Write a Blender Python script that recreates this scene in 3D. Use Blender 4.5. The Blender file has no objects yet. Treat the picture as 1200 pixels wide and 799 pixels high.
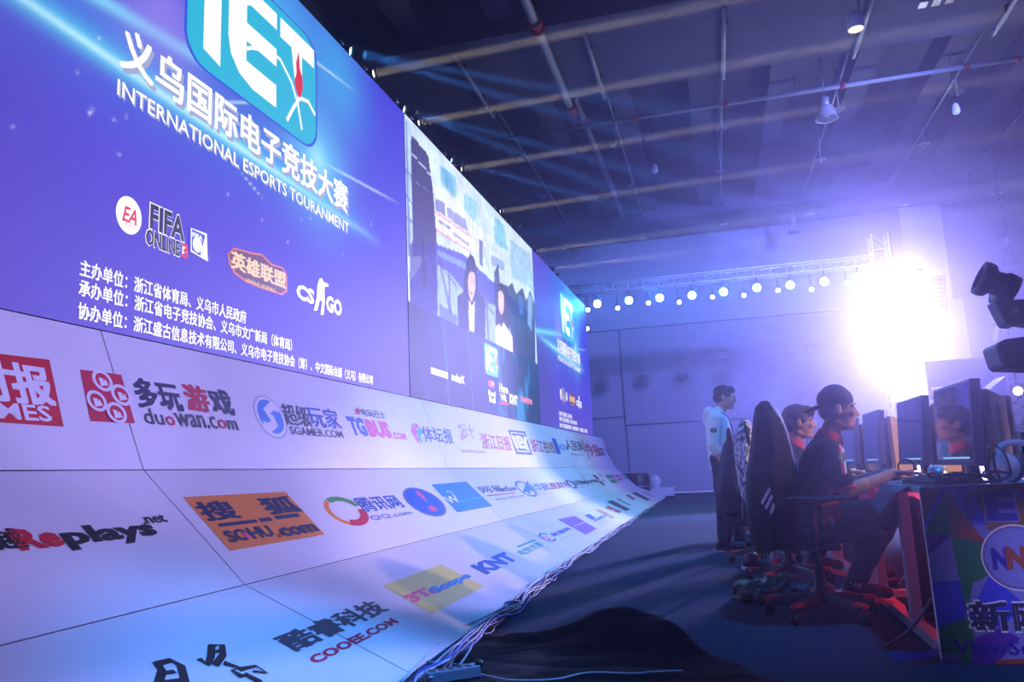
import bpy, bmesh, math, random
import numpy as np
from mathutils import Vector, Matrix, noise
from mathutils.bvhtree import BVHTree
random.seed(7)
SC = bpy.context.scene
COL = SC.collection
PI = math.pi
# ---------------------------------------------------------------- camera (1200 x 799 frame, focal 900 px)
FPX = 900.0
YAW, PITCH, ROLL = 0.25268408, 0.16902221, -0.04419445
cy_, sy_, cp_, sp_ = math.cos(YAW), math.sin(YAW), math.cos(PITCH), math.sin(PITCH)
FW = Vector((-sy_*cp_, cy_*cp_, sp_)); R0 = Vector((cy_, sy_, 0)); U0 = R0.cross(FW)
CR = math.cos(ROLL)*R0 + math.sin(ROLL)*U0
CU = -math.sin(ROLL)*R0 + math.cos(ROLL)*U0
CAM = Vector((0, 0, 0.88))
cd = bpy.data.cameras.new('camera'); cam = bpy.data.objects.new('camera', cd); COL.objects.link(cam)
cd.sensor_width = 36; cd.lens = 36*FPX/1200; cd.clip_start = 0.05; cd.clip_end = 200
cam.matrix_world = Matrix(((CR.x, CU.x, -FW.x, 0), (CR.y, CU.y, -FW.y, 0), (CR.z, CU.z, -FW.z, 0.88), (0, 0, 0, 1)))
SC.camera = cam
SC.view_settings.view_transform = 'Standard'; SC.view_settings.look = 'None'
SC.view_settings.exposure = 0.0; SC.view_settings.gamma = 1.0
SC.view_settings.use_curve_mapping = False
SC.cycles.volume_bounces = 0
SC.cycles.max_bounces = 5
SC.cycles.sample_clamp_indirect = 4
# ---------------------------------------------------------------- world: the hall is closed, almost no light comes from outside
w = bpy.data.worlds.new('hall_dark'); SC.world = w; w.use_nodes = True
w.node_tree.nodes['Background'].inputs[0].default_value = (0.16, 0.14, 0.5, 1)
w.node_tree.nodes['Background'].inputs[1].default_value = 0.02
# thin stage haze fills the hall
hv = w.node_tree.nodes.new('ShaderNodeVolumeScatter')
hv.inputs['Color'].default_value = (.62, .60, 1, 1); hv.inputs['Density'].default_value = .0072; hv.inputs['Anisotropy'].default_value = .82
w.node_tree.links.new(hv.outputs[0], w.node_tree.nodes['World Output'].inputs['Volume'])

def lin(h):
    h = h.lstrip('#'); o = []
    for i in (0, 2, 4):
        c = int(h[i:i+2], 16)/255; o.append(c/12.92 if c <= .04045 else ((c+.055)/1.055)**2.4)
    return (o[0], o[1], o[2], 1)

def spot(name, loc, to, power, col, angle, blend=.5, rad=.08, parent=None):
    l = bpy.data.lights.new(name, 'SPOT'); l.energy = power; l.color = lin(col)[:3]
    l.spot_size = math.radians(angle); l.spot_blend = blend; l.shadow_soft_size = rad
    o = bpy.data.objects.new(name, l); COL.objects.link(o)
    o.location = loc; d = Vector(to)-Vector(loc)
    o.rotation_euler = d.to_track_quat('-Z', 'Y').to_euler()
    if parent: o.parent = parent; o.location = Vector(loc)-parent.location
    return o
# stage wash from unseen lamps placed over the hall, aimed at the screens' foot and the stage
for vy, vp in ((0.5, 1050), (4.0, 1050), (8.0, 900), (12.5, 800), (17.5, 800)):
    spot('violet_wash_light', (6.0, vy-1.0, 5.0), (-3.2, vy+.8, 2.75), vp, '#b6a2ff', 34, .22, .15)
spot('cyan_wash_lamp', (3.5, 9.0, 7.0), (-2.2, 9.0, 0.3), 1200, '#2f9cff', 45, .6, .2)
spot('cyan_wash_lamp', (3.5, 14.0, 7.0), (-2.4, 15.0, 0.3), 2300, '#3fb0ff', 50, .6, .2)
spot('violet_wash_light', (7.0, 12.0, 8.0), (0, 27, 2.5), 9500, '#7484ff', 70, .8, .3)  # unseen wash that brightens the back wall
spot('cyan_wash_lamp', (3.5, 3.5, 7.0), (-1.5, 2.9, 0.0), 4600, '#4a98ff', 17, 1., .2)
spot('blue_wash_lamp', (2.0, 4.0, 8.0), (0.5, 7.0, 0.0), 1900, '#0078e0', 60, .7, .3)
spot('violet_wash_light', (0.5, -1.5, 2.4), (1.75, 3.8, 0.28), 1000, '#b0a8ff', 16, .5, .2)  # unseen low fill, added to brighten the printed end board
spot('blue_roof_fill', (3.0, 10.0, 5.5), (3.0, 20.0, 9.5), 110, '#2a30ff', 100, .8, .4)  # unseen fill aimed upward, added to tint the ceiling blue

spot('white_front_fill', (-1.0, 2.0, 6.0), (.05, 8.3, 1.25), 420, '#bfe6ff', 11, .6, .1)  # unseen spot added to brighten the standing man's hoodie
spot('warm_side_lamp', (6.5, 5.0, 3.4), (1.3, 5.8, .95), 1500, '#ffcf96', 30, .6, .15)
def beam_area(name, loc, to, power, col, rad, spread):
    l = bpy.data.lights.new(name, 'AREA'); l.shape = 'DISK'; l.size = rad*2; l.energy = power; l.color = lin(col)[:3]; l.spread = math.radians(spread)
    o = bpy.data.objects.new(name, l); COL.objects.link(o); o.location = loc
    o.rotation_euler = (Vector(to)-Vector(loc)).to_track_quat('-Z', 'Y').to_euler(); return o
def point(name, loc, power, col, rad=.1, parent=None):
    l = bpy.data.lights.new(name, 'POINT'); l.energy = power; l.color = lin(col)[:3]; l.shadow_soft_size = rad
    o = bpy.data.objects.new(name, l); COL.objects.link(o); o.location = loc
    if parent: o.parent = parent; o.location = Vector(loc)-parent.location
    return o
# ---------------------------------------------------------------- materials
MATS = {}
def mat(name, col, rough=.6, metal=0., var=.12, scale=30., bump=0., spec=.5, trans=0., coat=0., alpha=1.):
    if name in MATS: return MATS[name]
    m = bpy.data.materials.new(name); m.use_nodes = True; nt = m.node_tree; b = nt.nodes['Principled BSDF']
    c = lin(col)
    tc = nt.nodes.new('ShaderNodeTexCoord'); nz = nt.nodes.new('ShaderNodeTexNoise'); nz.inputs['Scale'].default_value = scale
    nz.inputs['Detail'].default_value = 4
    nt.links.new(tc.outputs['Object'], nz.inputs['Vector'])
    mx = nt.nodes.new('ShaderNodeMix'); mx.data_type = 'RGBA'
    mx.inputs[6].default_value = tuple(min(1, x*(1-var)) for x in c[:3])+(1,)
    mx.inputs[7].default_value = tuple(min(1, x*(1+var)) for x in c[:3])+(1,)
    nt.links.new(nz.outputs['Fac'], mx.inputs[0]); nt.links.new(mx.outputs[2], b.inputs['Base Color'])
    b.inputs['Roughness'].default_value = rough; b.inputs['Metallic'].default_value = metal
    b.inputs['Specular IOR Level'].default_value = spec
    b.inputs['Transmission Weight'].default_value = trans; b.inputs['Coat Weight'].default_value = coat
    b.inputs['Alpha'].default_value = alpha
    if bump:
        bp = nt.nodes.new('ShaderNodeBump'); bp.inputs['Strength'].default_value = bump; bp.inputs['Distance'].default_value = .02
        nt.links.new(nz.outputs['Fac'], bp.inputs['Height']); nt.links.new(bp.outputs['Normal'], b.inputs['Normal'])
    MATS[name] = m; return m
def glow(name, col, strength=1.):
    if name in MATS: return MATS[name]
    m = bpy.data.materials.new(name); m.use_nodes = True; nt = m.node_tree; b = nt.nodes['Principled BSDF']
    b.inputs['Base Color'].default_value = (.02, .02, .02, 1); b.inputs['Roughness'].default_value = .5
    b.inputs['Emission Color'].default_value = lin(col); b.inputs['Emission Strength'].default_value = strength
    MATS[name] = m; return m
def picture_mat(name, strength=1.):
    m = bpy.data.materials.new(name); m.use_nodes = True; nt = m.node_tree; b = nt.nodes['Principled BSDF']
    a = nt.nodes.new('ShaderNodeAttribute'); a.attribute_name = 'picture'
    # the diode grid of the display: fine brightness ripple
    tc = nt.nodes.new('ShaderNodeTexCoord'); wv = nt.nodes.new('ShaderNodeTexNoise'); wv.inputs['Scale'].default_value = 60
    nt.links.new(tc.outputs['Object'], wv.inputs['Vector'])
    mr = nt.nodes.new('ShaderNodeMapRange'); mr.inputs[3].default_value = strength*.9; mr.inputs[4].default_value = strength*1.1
    nt.links.new(wv.outputs['Fac'], mr.inputs[0]); nt.links.new(mr.outputs[0], b.inputs['Emission Strength'])
    b.inputs['Base Color'].default_value = (.015, .015, .015, 1); b.inputs['Roughness'].default_value = .6
    nt.links.new(a.outputs['Color'], b.inputs['Emission Color']); MATS[name] = m; return m
# ---------------------------------------------------------------- pixel -> place helpers (the photograph is 1200 x 799)
def ray(x, y): return CR*((x-600)/FPX) - CU*((y-399.5)/FPX) + FW
def onX(x, y, X): d = ray(x, y); return CAM + d*(X/d.x)
def onY(x, y, Y): d = ray(x, y); return CAM + d*(Y/d.y)
def onZ(x, y, Z=0.): d = ray(x, y); return CAM + d*((Z-CAM.z)/d.z)
# ---------------------------------------------------------------- mesh building
class MB:
    def __init__(s): s.v = []; s.f = []; s.m = []; s.sm = []
    def add(s, vs, fs, mi=0, smooth=False):
        o = len(s.v); s.v += [tuple(v) for v in vs]
        for f in fs: s.f.append([i+o for i in f]); s.m.append(mi); s.sm.append(smooth)
        return s
    def box(s, a, b, mi=0, rot=None, c=None):
        x0, y0, z0 = a; x1, y1, z1 = b
        vs = [Vector(p) for p in ((x0,y0,z0),(x1,y0,z0),(x1,y1,z0),(x0,y1,z0),(x0,y0,z1),(x1,y0,z1),(x1,y1,z1),(x0,y1,z1))]
        if rot is not None:
            cc = Vector(c) if c is not None else sum(vs, Vector())/8
            vs = [cc + rot @ (v-cc) for v in vs]
        return s.add(vs, [(0,3,2,1),(4,5,6,7),(0,1,5,4),(1,2,6,5),(2,3,7,6),(3,0,4,7)], mi)
    def frus(s, p, q, r0, r1=None, n=14, mi=0, caps=True, smooth=True):
        r1 = r0 if r1 is None else r1
        p = Vector(p); q = Vector(q); d = (q-p).normalized()
        a = d.orthogonal().normalized(); b = d.cross(a)
        vs = [p + (a*math.cos(t)+b*math.sin(t))*r0 for t in [2*PI*i/n for i in range(n)]] + \
             [q + (a*math.cos(t)+b*math.sin(t))*r1 for t in [2*PI*i/n for i in range(n)]]
        s.add(vs, [(i, (i+1) % n, n+(i+1) % n, n+i) for i in range(n)], mi, smooth)
        if caps:
            s.add(vs[:n], [tuple(range(n-1, -1, -1))], mi); s.add(vs[n:], [tuple(range(n))], mi)
        return s
    def lathe(s, prof, o=(0,0,0), ax=(0,0,1), n=20, mi=0):
        o = Vector(o); ax = Vector(ax).normalized(); a = ax.orthogonal().normalized(); b = ax.cross(a)
        vs = [o + ax*h + (a*math.cos(2*PI*i/n)+b*math.sin(2*PI*i/n))*r for r, h in prof for i in range(n)]
        k = len(prof)
        return s.add(vs, [(j*n+i, j*n+(i+1) % n, (j+1)*n+(i+1) % n, (j+1)*n+i) for j in range(k-1) for i in range(n)], mi, True)
    def tube(s, pts, r, n=8, mi=0):
        pts = [Vector(p) for p in pts]; vs = []; up = None
        for i, p in enumerate(pts):
            d = (pts[min(i+1, len(pts)-1)]-pts[max(i-1, 0)]).normalized()
            a = d.orthogonal().normalized() if up is None else (up - d*up.dot(d)).normalized()
            up = a; b = d.cross(a); rr = r[i] if isinstance(r, (list, tuple)) else r
            vs += [p + (a*math.cos(2*PI*j/n)+b*math.sin(2*PI*j/n))*rr for j in range(n)]
        k = len(pts)
        fs = [(j*n+i, j*n+(i+1) % n, (j+1)*n+(i+1) % n, (j+1)*n+i) for j in range(k-1) for i in range(n)]
        fs += [tuple(range(n-1, -1, -1)), tuple((k-1)*n+i for i in range(n))]
        return s.add(vs, fs, mi, True)
    def prism(s, poly, d, mi=0):
        d = Vector(d); n = len(poly); a = [Vector(p) for p in poly]; vs = a+[p+d for p in a]
        return s.add(vs, [tuple(range(n-1, -1, -1)), tuple(range(n, 2*n))]+[(i, (i+1) % n, n+(i+1) % n, n+i) for i in range(n)], mi)
    def ball(s, c, r, sc=(1,1,1), n=14, mi=0, rot=None):
        c = Vector(c); vs = []; k = n//2
        for j in range(k+1):
            th = PI*j/k
            for i in range(n):
                v = Vector((math.sin(th)*math.cos(2*PI*i/n)*sc[0], math.sin(th)*math.sin(2*PI*i/n)*sc[1], math.cos(th)*sc[2]))*r
                vs.append(c + (rot @ v if rot is not None else v))
        return s.add(vs, [(j*n+i, (j+1)*n+i, (j+1)*n+(i+1) % n, j*n+(i+1) % n) for j in range(k) for i in range(n)], mi, True)
    def build(s, name, mats, parent=None, bevel=0, rel=True):
        me = bpy.data.meshes.new(name)
        off = Vector((0,0,0))
        if parent is not None and rel:
            q = parent
            while q is not None: off += q.location; q = q.parent
        me.from_pydata([tuple(Vector(v)-off) for v in s.v], [], s.f)
        me.polygons.foreach_set('material_index', s.m); me.polygons.foreach_set('use_smooth', s.sm)
        for m in (mats if isinstance(mats, (list, tuple)) else [mats]): me.materials.append(m)
        bm = bmesh.new(); bm.from_mesh(me)
        bmesh.ops.remove_doubles(bm, verts=bm.verts, dist=1e-5)
        bmesh.ops.recalc_face_normals(bm, faces=bm.faces); bm.to_mesh(me); bm.free()
        o = bpy.data.objects.new(name, me); COL.objects.link(o)
        if parent is not None: o.parent = parent
        if bevel:
            b = o.modifiers.new('soft_edges', 'BEVEL'); b.width = bevel; b.segments = 2; b.limit_method = 'ANGLE'
        return o
def tag(o, label=None, cat=None, group=None, kind=None):
    if label: o['label'] = label
    if cat: o['category'] = cat
    if group: o['group'] = group
    if kind: o['kind'] = kind
    return o
def thing(name, label, cat, loc=(0,0,0), group=None, rz=0):
    o = bpy.data.objects.new(name, None); COL.objects.link(o); o.location = loc; o.rotation_euler = (0,0,rz)
    o.empty_display_size = .1
    return tag(o, label, cat, group)
def structure(o): o['kind'] = 'structure'; return o
def dup(root, loc, rz=None, label=None, skip=()):
    r = root.copy(); COL.objects.link(r); r.location = loc
    if rz is not None: r.rotation_euler = (0, 0, rz)
    if label: r['label'] = label
    for ch in list(root.children):
        if ch.type == 'LIGHT': continue
        c = ch.copy(); COL.objects.link(c); c.parent = r
        for g in ch.children:
            d = g.copy(); COL.objects.link(d); d.parent = c
    return r
def curve_smooth(pts, k=6):
    pts = [Vector(p) for p in pts]; out = []
    for i in range(len(pts)-1):
        p0 = pts[max(i-1, 0)]; p1 = pts[i]; p2 = pts[i+1]; p3 = pts[min(i+2, len(pts)-1)]
        for j in range(k):
            t = j/k
            out.append(.5*((2*p1)+(p2-p0)*t+(2*p0-5*p1+4*p2-p3)*t*t+(3*p1-p0-3*p2+p3)*t**3))
    return out+[pts[-1]]
# ---- continuous bodies and cloth: overlapping tapered limbs melted into one surface
def cap_mesh(mb, p, q, r0, r1, flat=1., axis=None, n=14):
    p = Vector(p); q = Vector(q); d = q-p; L = d.length; d.normalize()
    a = Vector(axis) if axis is not None else d.orthogonal()
    a = (a-d*a.dot(d)).normalized(); b = d.cross(a); prof = []
    for i in range(6):
        t = PI/2*i/5; prof.append((r0*math.sin(t)+1e-4, -r0*math.cos(t)*.9))
    for i in range(6):
        t = PI/2*i/5; prof.append((r1*math.cos(t)+1e-4, L+r1*math.sin(t)*.9))
    vs = [p + d*h + (a*math.cos(2*PI*i/n)+b*flat*math.sin(2*PI*i/n))*r for r, h in prof for i in range(n)]
    k = len(prof)
    fs = [(j*n+i, j*n+(i+1) % n, (j+1)*n+(i+1) % n, (j+1)*n+i) for j in range(k-1) for i in range(n)]
    fs += [tuple(range(n-1, -1, -1)), tuple((k-1)*n+i for i in range(n))]
    mb.add(vs, fs, 0, True)
def melt(name, prims, mats, parent=None, voxel=.01, smooth=3, wrinkle=0., wscale=9.):
    mb = MB()
    for p in prims:
        if p[0] == 'c': cap_mesh(mb, *p[1:])
        elif p[0] == 'e': mb.ball(p[1], 1, p[2], 18, 0, p[3] if len(p) > 3 else None)
        elif p[0] == 'b': mb.box(*p[1:])
    o = mb.build(name, mats, None)
    r = o.modifiers.new('r', 'REMESH'); r.mode = 'VOXEL'; r.voxel_size = voxel; r.use_smooth_shade = True
    if smooth:
        sm = o.modifiers.new('s', 'SMOOTH'); sm.factor = .5; sm.iterations = smooth
    bpy.context.view_layer.update()
    dg = bpy.context.evaluated_depsgraph_get()
    me = bpy.data.meshes.new_from_object(o.evaluated_get(dg)); old = o.data
    o.modifiers.clear(); o.data = me; me.name = name; bpy.data.meshes.remove(old)
    n = len(me.vertices); co = np.empty(n*3); me.vertices.foreach_get('co', co); co = co.reshape(-1, 3)
    if wrinkle:
        no = np.empty(n*3); me.vertices.foreach_get('normal', no); no = no.reshape(-1, 3)
        dis = np.array([noise.noise(Vector(c)*wscale)+.5*noise.noise(Vector(c)*wscale*2.3) for c in co])
        co = co + no*(dis*wrinkle)[:, None]
    if parent is not None:
        off = Vector((0,0,0)); q = parent
        while q is not None: off += q.location; q = q.parent
        co = co - np.array(off); o.parent = parent
    me.vertices.foreach_set('co', co.ravel()); me.polygons.foreach_set('use_smooth', [True]*len(me.polygons)); me.update()
    if not me.materials:
        for m in (mats if isinstance(mats, (list, tuple)) else [mats]): me.materials.append(m)
    return o
def world_bvh(objs):
    vs = []; fs = []
    for o in objs:
        off = Vector((0,0,0)); q = o.parent
        while q is not None: off += q.location; q = q.parent
        b = len(vs); vs += [v.co+off for v in o.data.vertices]; fs += [[i+b for i in p.vertices] for p in o.data.polygons]
    return BVHTree.FromPolygons(vs, fs)
def patch(name, objs, quad, m, parent, nx=6, ny=6, lift=.003, shape=None):
    """cloth patch lying on a body: a quad seen in the photo dropped onto the surface"""
    t = world_bvh(objs); a, b, c, d = [Vector((p[0], p[1], 0)) for p in quad]; vs = []; ok = {}
    for j in range(ny+1):
        for i in range(nx+1):
            s_, t_ = i/nx, j/ny
            p = (a*(1-s_)+b*s_)*(1-t_)+(d*(1-s_)+c*s_)*t_
            h = t.ray_cast(CAM, ray(p.x, p.y).normalized())
            if h[0] is not None:
                nrm = h[1] if h[1].dot(ray(p.x, p.y)) < 0 else -h[1]
                ok[(i, j)] = len(vs); vs.append(h[0]+nrm*lift)
    fs = [[ok[k] for k in ((i, j), (i+1, j), (i+1, j+1), (i, j+1))] for j in range(ny) for i in range(nx)
          if all(k in ok for k in ((i, j), (i+1, j), (i+1, j+1), (i, j+1))) and (shape is None or shape((i+.5)/nx, (j+.5)/ny))]
    if not fs: return None
    mb = MB(); mb.add(vs, fs, 0, True); return mb.build(name, m, parent)
# ---- lettering and print on flat or sloping boards
class Surf:
    """board swept along Y; f(Y, t) gives the place, px(x, y) -> (Y, t) is where a sight line meets it"""
    def __init__(s, top, bot, L): s.top = top; s.bot = bot; s.L = L
    def p(s, Y, t, off=0.):
        a = s.bot(Y); b = s.top(Y); t = t/s.L; P = Vector((a[0]+(b[0]-a[0])*t, Y, a[1]+(b[1]-a[1])*t))
        if off:
            n = Vector((b[1]-a[1], 0, -(b[0]-a[0]))).normalized(); P += n*off
        return P
    def px(s, x, y):
        d = ray(x, y)
        def g(Y):
            k = Y/d.y; X = CAM.x+d.x*k; Z = CAM.z+d.z*k; a = s.bot(Y); b = s.top(Y)
            return (b[0]-a[0])*(Z-a[1])-(b[1]-a[1])*(X-a[0])
        lo, hi = .3, 60.
        ga = g(lo)
        for _ in range(60):
            m = (lo+hi)/2
            if (g(m) > 0) == (ga > 0): lo = m
            else: hi = m
        Y = (lo+hi)/2; k = Y/d.y; X = CAM.x+d.x*k; Z = CAM.z+d.z*k; a = s.bot(Y); b = s.top(Y)
        t = ((b[0]-a[0])*(X-a[0])+(b[1]-a[1])*(Z-a[1]))/((b[0]-a[0])**2+(b[1]-a[1])**2)
        return (Y, t*s.L)
class EndSurf:
    def __init__(s, Y): s.Y = Y
    def p(s, x, z, off=0.): return Vector((x, s.Y-off, z))
    def px(s, x, y): q = onY(x, y, s.Y); return (q.x, q.z)
TXT = {}
def text_geo(body, bold=0., shear=0.):
    cjk = any(ord(ch) > 0x2e80 for ch in body); fat = min(bold, .05)*.8 if cjk else 0
    if cjk: bold = 0
    k = (body, bold, shear, fat)
    if k not in TXT:
        c = bpy.data.curves.new('t', 'FONT'); c.body = body; c.offset = bold; c.shear = shear; c.resolution_u = 2
        o = bpy.data.objects.new('t', c); COL.objects.link(o); bpy.context.view_layer.update()
        me = bpy.data.meshes.new_from_object(o.evaluated_get(bpy.context.evaluated_depsgraph_get()))
        v = np.array([p.co[:2] for p in me.vertices]); f = [list(p.vertices) for p in me.polygons]
        bpy.data.objects.remove(o); bpy.data.curves.remove(c); bpy.data.meshes.remove(me)
        if fat:
            nv = len(v); sh = [(0, 0), (fat, fat*.7), (-fat, fat*.7), (fat, -fat*.7), (-fat, -fat*.7)]
            f = [[i+nv*q for i in g] for q in range(5) for g in f]; v = np.concatenate([v+np.array(q) for q in sh])
        lo, hi = v.min(0), v.max(0); TXT[k] = ((v-lo)/(hi-lo), f)
    return TXT[k]
class Print:
    def __init__(s, surf): s.s = surf; s.base = .0035 if getattr(surf, 'lit', False) else .0008; s.step = .0009 if s.base > .002 else .0004; s.mb = MB(); s.mats = []; s.k = 0
    def mi(s, m):
        if m not in s.mats: s.mats.append(m)
        return s.mats.index(m)
    def off(s): s.k += 1; return s.base+s.step*s.k
    def text(s, body, bl, tr, m, bold=.02, shear=0., uv=False):
        a = bl if uv else s.s.px(*bl); b = tr if uv else s.s.px(*tr); v, f = text_geo(body, bold, shear); o = s.off()
        nb = max(1, len(v)//5) if any(ord(ch) > 0x2e80 for ch in body) and bold > 0 else len(v)
        s.mb.add([s.s.p(a[0]+(b[0]-a[0])*x, a[1]+(b[1]-a[1])*y, o+.00012*(i//nb)) for i, (x, y) in enumerate(v)], f, s.mi(m)); return s
    def poly(s, pts, m, uv=False):
        o = s.off(); q = [p if uv else s.s.px(*p) for p in pts]
        s.mb.add([s.s.p(*p, o) for p in q], [tuple(range(len(q)))], s.mi(m)); return s
    def disc(s, c, r, m, uv=False, inner=0., a0=0., a1=2*PI, n=32):
        """c centre, r = (ru, rv) in px or board units, inner = ring hole ratio"""
        if not uv:
            q = s.s.px(*c); qx = s.s.px(c[0]+r[0], c[1]); qy = s.s.px(c[0], c[1]-r[1]); c = q
            r = (abs(qx[0]-q[0]), abs(qy[1]-q[1]))
        o = s.off(); vs = []; fs = []
        for i in range(n+1):
            t = a0+(a1-a0)*i/n
            vs.append(s.s.p(c[0]+r[0]*math.cos(t), c[1]+r[1]*math.sin(t), o))
            vs.append(s.s.p(c[0]+r[0]*inner*math.cos(t), c[1]+r[1]*inner*math.sin(t), o))
        for i in range(n): fs.append((2*i, 2*i+2, 2*i+3, 2*i+1))
        s.mb.add(vs, fs, s.mi(m)); return s
    def line(s, pts, wd, m, uv=False):
        """stroke of width wd (board units along each axis)"""
        q = [Vector(p) if uv else Vector(s.s.px(*p)) for p in pts]; o = s.off(); vs = []; fs = []
        for i, p in enumerate(q):
            d = (q[min(i+1, len(q)-1)]-q[max(i-1, 0)]); d.normalize(); nn = Vector((-d.y, d.x))
            w_ = wd[i] if isinstance(wd, (list, tuple)) else wd
            vs += [s.s.p(*(p+nn*w_/2), o), s.s.p(*(p-nn*w_/2), o)]
        for i in range(len(q)-1): fs.append((2*i, 2*i+1, 2*i+3, 2*i+2))
        s.mb.add(vs, fs, s.mi(m)); return s
    def build(s, name, parent, label=None):
        o = s.mb.build(name, s.mats, parent)
        if label: o['label'] = label
        return o
# ================================================================ THE HALL
M_conc = mat('roof_concrete', '#5a5c7a', .9, var=.25, scale=1.5, bump=.3)
M_wall = mat('wall_paint', '#c0c0d2', .85, var=.06, scale=3)
M_panel = mat('acoustic_panel_grey', '#b4b6cc', .85, var=.12, scale=4)
M_carpet = mat('carpet', '#2c4254', .95, var=.35, scale=55, bump=.6, spec=.1)
M_black = mat('black_fabric', '#0d0d14', .9, var=.3, scale=40, spec=.2)
M_alu = mat('aluminium', '#b8bac4', .35, .9)
M_steel = mat('galvanised_steel', '#9a9ca8', .4, .8)
M_red = mat('red_paint', '#b02a20', .5)
M_plastic = mat('black_plastic', '#101014', .45)
M_white = mat('white_plastic', '#d8d8de', .5)
X0, X1, Y0, Y1, ZT = -9.0, 15.0, -5.0, 27.5, 9.95
structure(MB().box((X0, Y0, -.2), (X1, Y1, 0)).build('floor', M_carpet))
structure(MB().box((X0, Y0, ZT), (X1, Y1, ZT+.2)).build('ceiling', M_conc))
structure(MB().box((X0, Y1, 0), (X1, Y1+.2, ZT)).build('wall_back', M_wall))
structure(MB().box((X0-.2, Y0, 0), (X0, Y1, ZT)).build('wall_left', mat('dark_wall', '#2a2a36', .9)))
structure(MB().box((X1, Y0, 0), (X1+.2, Y1, ZT)).build('wall_right', M_wall))
structure(MB().box((X0, Y0-.2, 0), (X1, Y0, ZT)).build('wall_front', mat('dark_wall', '#2a2a36', .9)))
k = 1
for gy0, gy1 in ((12.9, 15.8), (25.2, 27.4), (1.5, 4.2)):
    structure(MB().box((X0, gy0, 9.0), (X1, gy1, ZT)).build('trim_%d' % k, M_conc)); k += 1
for i in range(-5, 9):
    x = .3+1.78*i
    for ya, yb in ((4.2, 12.9), (15.8, 25.2)):
        structure(MB().box((x-.24, ya, 9.35), (x+.24, yb, ZT)).build('trim_%d' % k, M_conc)); k += 1
# far wall: big grey acoustic field above, pale panels below, a ledge between
o = MB()
o.box((-3.05, Y1-.12, 2.35), (6.1, Y1, 5.75)); 
structure(o.build('trim_%d' % k, M_panel)); k += 1
structure(MB().box((X0, Y1-.2, 5.78), (X1, Y1, 5.9)).build('trim_%d' % k, M_wall)); k += 1
o = MB()
for x in (-3.05, -.1, 2.9, 5.9): o.box((x-.015, Y1-.03, 0), (x+.015, Y1-.001, 2.35))
o.box((X0, Y1-.03, 2.62), (-3.05, Y1-.001, 2.66))
structure(o.build('trim_%d' % k, mat('joint_dark', '#5b5b74', .9))); k += 1
o = MB()
for px_, py_ in ((753, 423), (801, 419), (849, 415), (900, 411), (950, 407), (755, 443), (802, 440), (852, 437), (903, 432), (1163, 386), (1165, 408)):
    p = onY(px_, py_, Y1-.13)
    if px_ > 1100: p = onY(px_, py_, Y1-.01)
    R_ = .2 if px_ < 1100 else .27
    o.lathe([(R_*.55, 0), (R_*.6, .04), (R_, .03), (R_, -.02)], p, (0, -1, 0), 20)
structure(o.build('trim_%d' % k, M_wall)); k += 1
# low riser along the far end of the stage
t = structure(MB().box((-1.2, 21.25, 0), (6.0, 23.2, .14)).build('trim_%d' % k, mat('riser_teal', '#1f4a55', .9))); k += 1
structure(MB().box((-1.2, 21.2, .14), (6.0, 21.3, .19)).build('trim_%d' % k, M_white)); k += 1
# clad column at the back right
cb = MB(); cb.box((6.0, 25.0, 5.4), (7.15, 26.4, 8.35)); cb.box((6.25, 25.15, 0), (7.45, 26.3, 5.4)); cb.box((6.05, 24.97, 4.85), (7.3, 25.0, 4.95))
col = structure(cb.build('trim_%d' % k, M_white)); k += 1

# ---------------------------------------------------------------- LED SCREENS
LED = Surf(lambda Y: (-3.2, 5.06+(Y-7.8)*.02), lambda Y: (-3.2, 1.745), 3.3); LED.lit = True
class Shift:
    lit = True
    def __init__(s, base, d): s.b = base; s.d = d
    def p(s, Y, t, off=0.): return s.b.p(Y+s.d, t, off)
    def px(s, x, y): return s.b.px(x, y)
YS = (1.42, 7.82, 14.27, 20.7)
def picture(name, parent, ya, yb, t0, t1, ny, nt, func, strength):
    ys = np.linspace(ya, yb, ny+1); ts = np.linspace(t0, t1, nt+1)
    YY, TT = np.meshgrid(ys, ts); c = func(YY, TT)
    vs = [LED.p(YY[j, i], TT[j, i], .002) for j in range(nt+1) for i in range(ny+1)]; n = ny+1
    mb = MB(); mb.add(vs, [(j*n+i, j*n+i+1, (j+1)*n+i+1, (j+1)*n+i) for j in range(nt) for i in range(ny)])
    me = bpy.data.meshes.new(name); off = parent.location
    me.from_pydata([tuple(Vector(v)-off) for v in mb.v], [], mb.f)
    at = me.color_attributes.new('picture', 'FLOAT_COLOR', 'POINT')
    cc = np.ones(((ny+1)*(nt+1), 4)); cc[:, :3] = np.clip(c.reshape(-1, 3), 0, 4); at.data.foreach_set('color', cc.ravel())
    me.materials.append(picture_mat(name+'_light', strength)); me.update()
    o = bpy.data.objects.new(name, me); COL.objects.link(o); o.parent = parent; return o
def rgb(h): return np.array(lin(h)[:3])
def mixc(c, col_, a): return c*(1-a[..., None])+rgb(col_)*a[..., None]
def seg_d(YY, TT, a, b):
    ax, ay = a; bx, by = b; dx, dy = bx-ax, by-ay; L2 = dx*dx+dy*dy
    s_ = ((YY-ax)*dx+(TT-ay)*dy)/L2; d = np.abs((YY-ax)*dy-(TT-ay)*dx)/math.sqrt(L2); return s_, d
lp = lambda x, y: LED.px(x, y)
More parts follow.
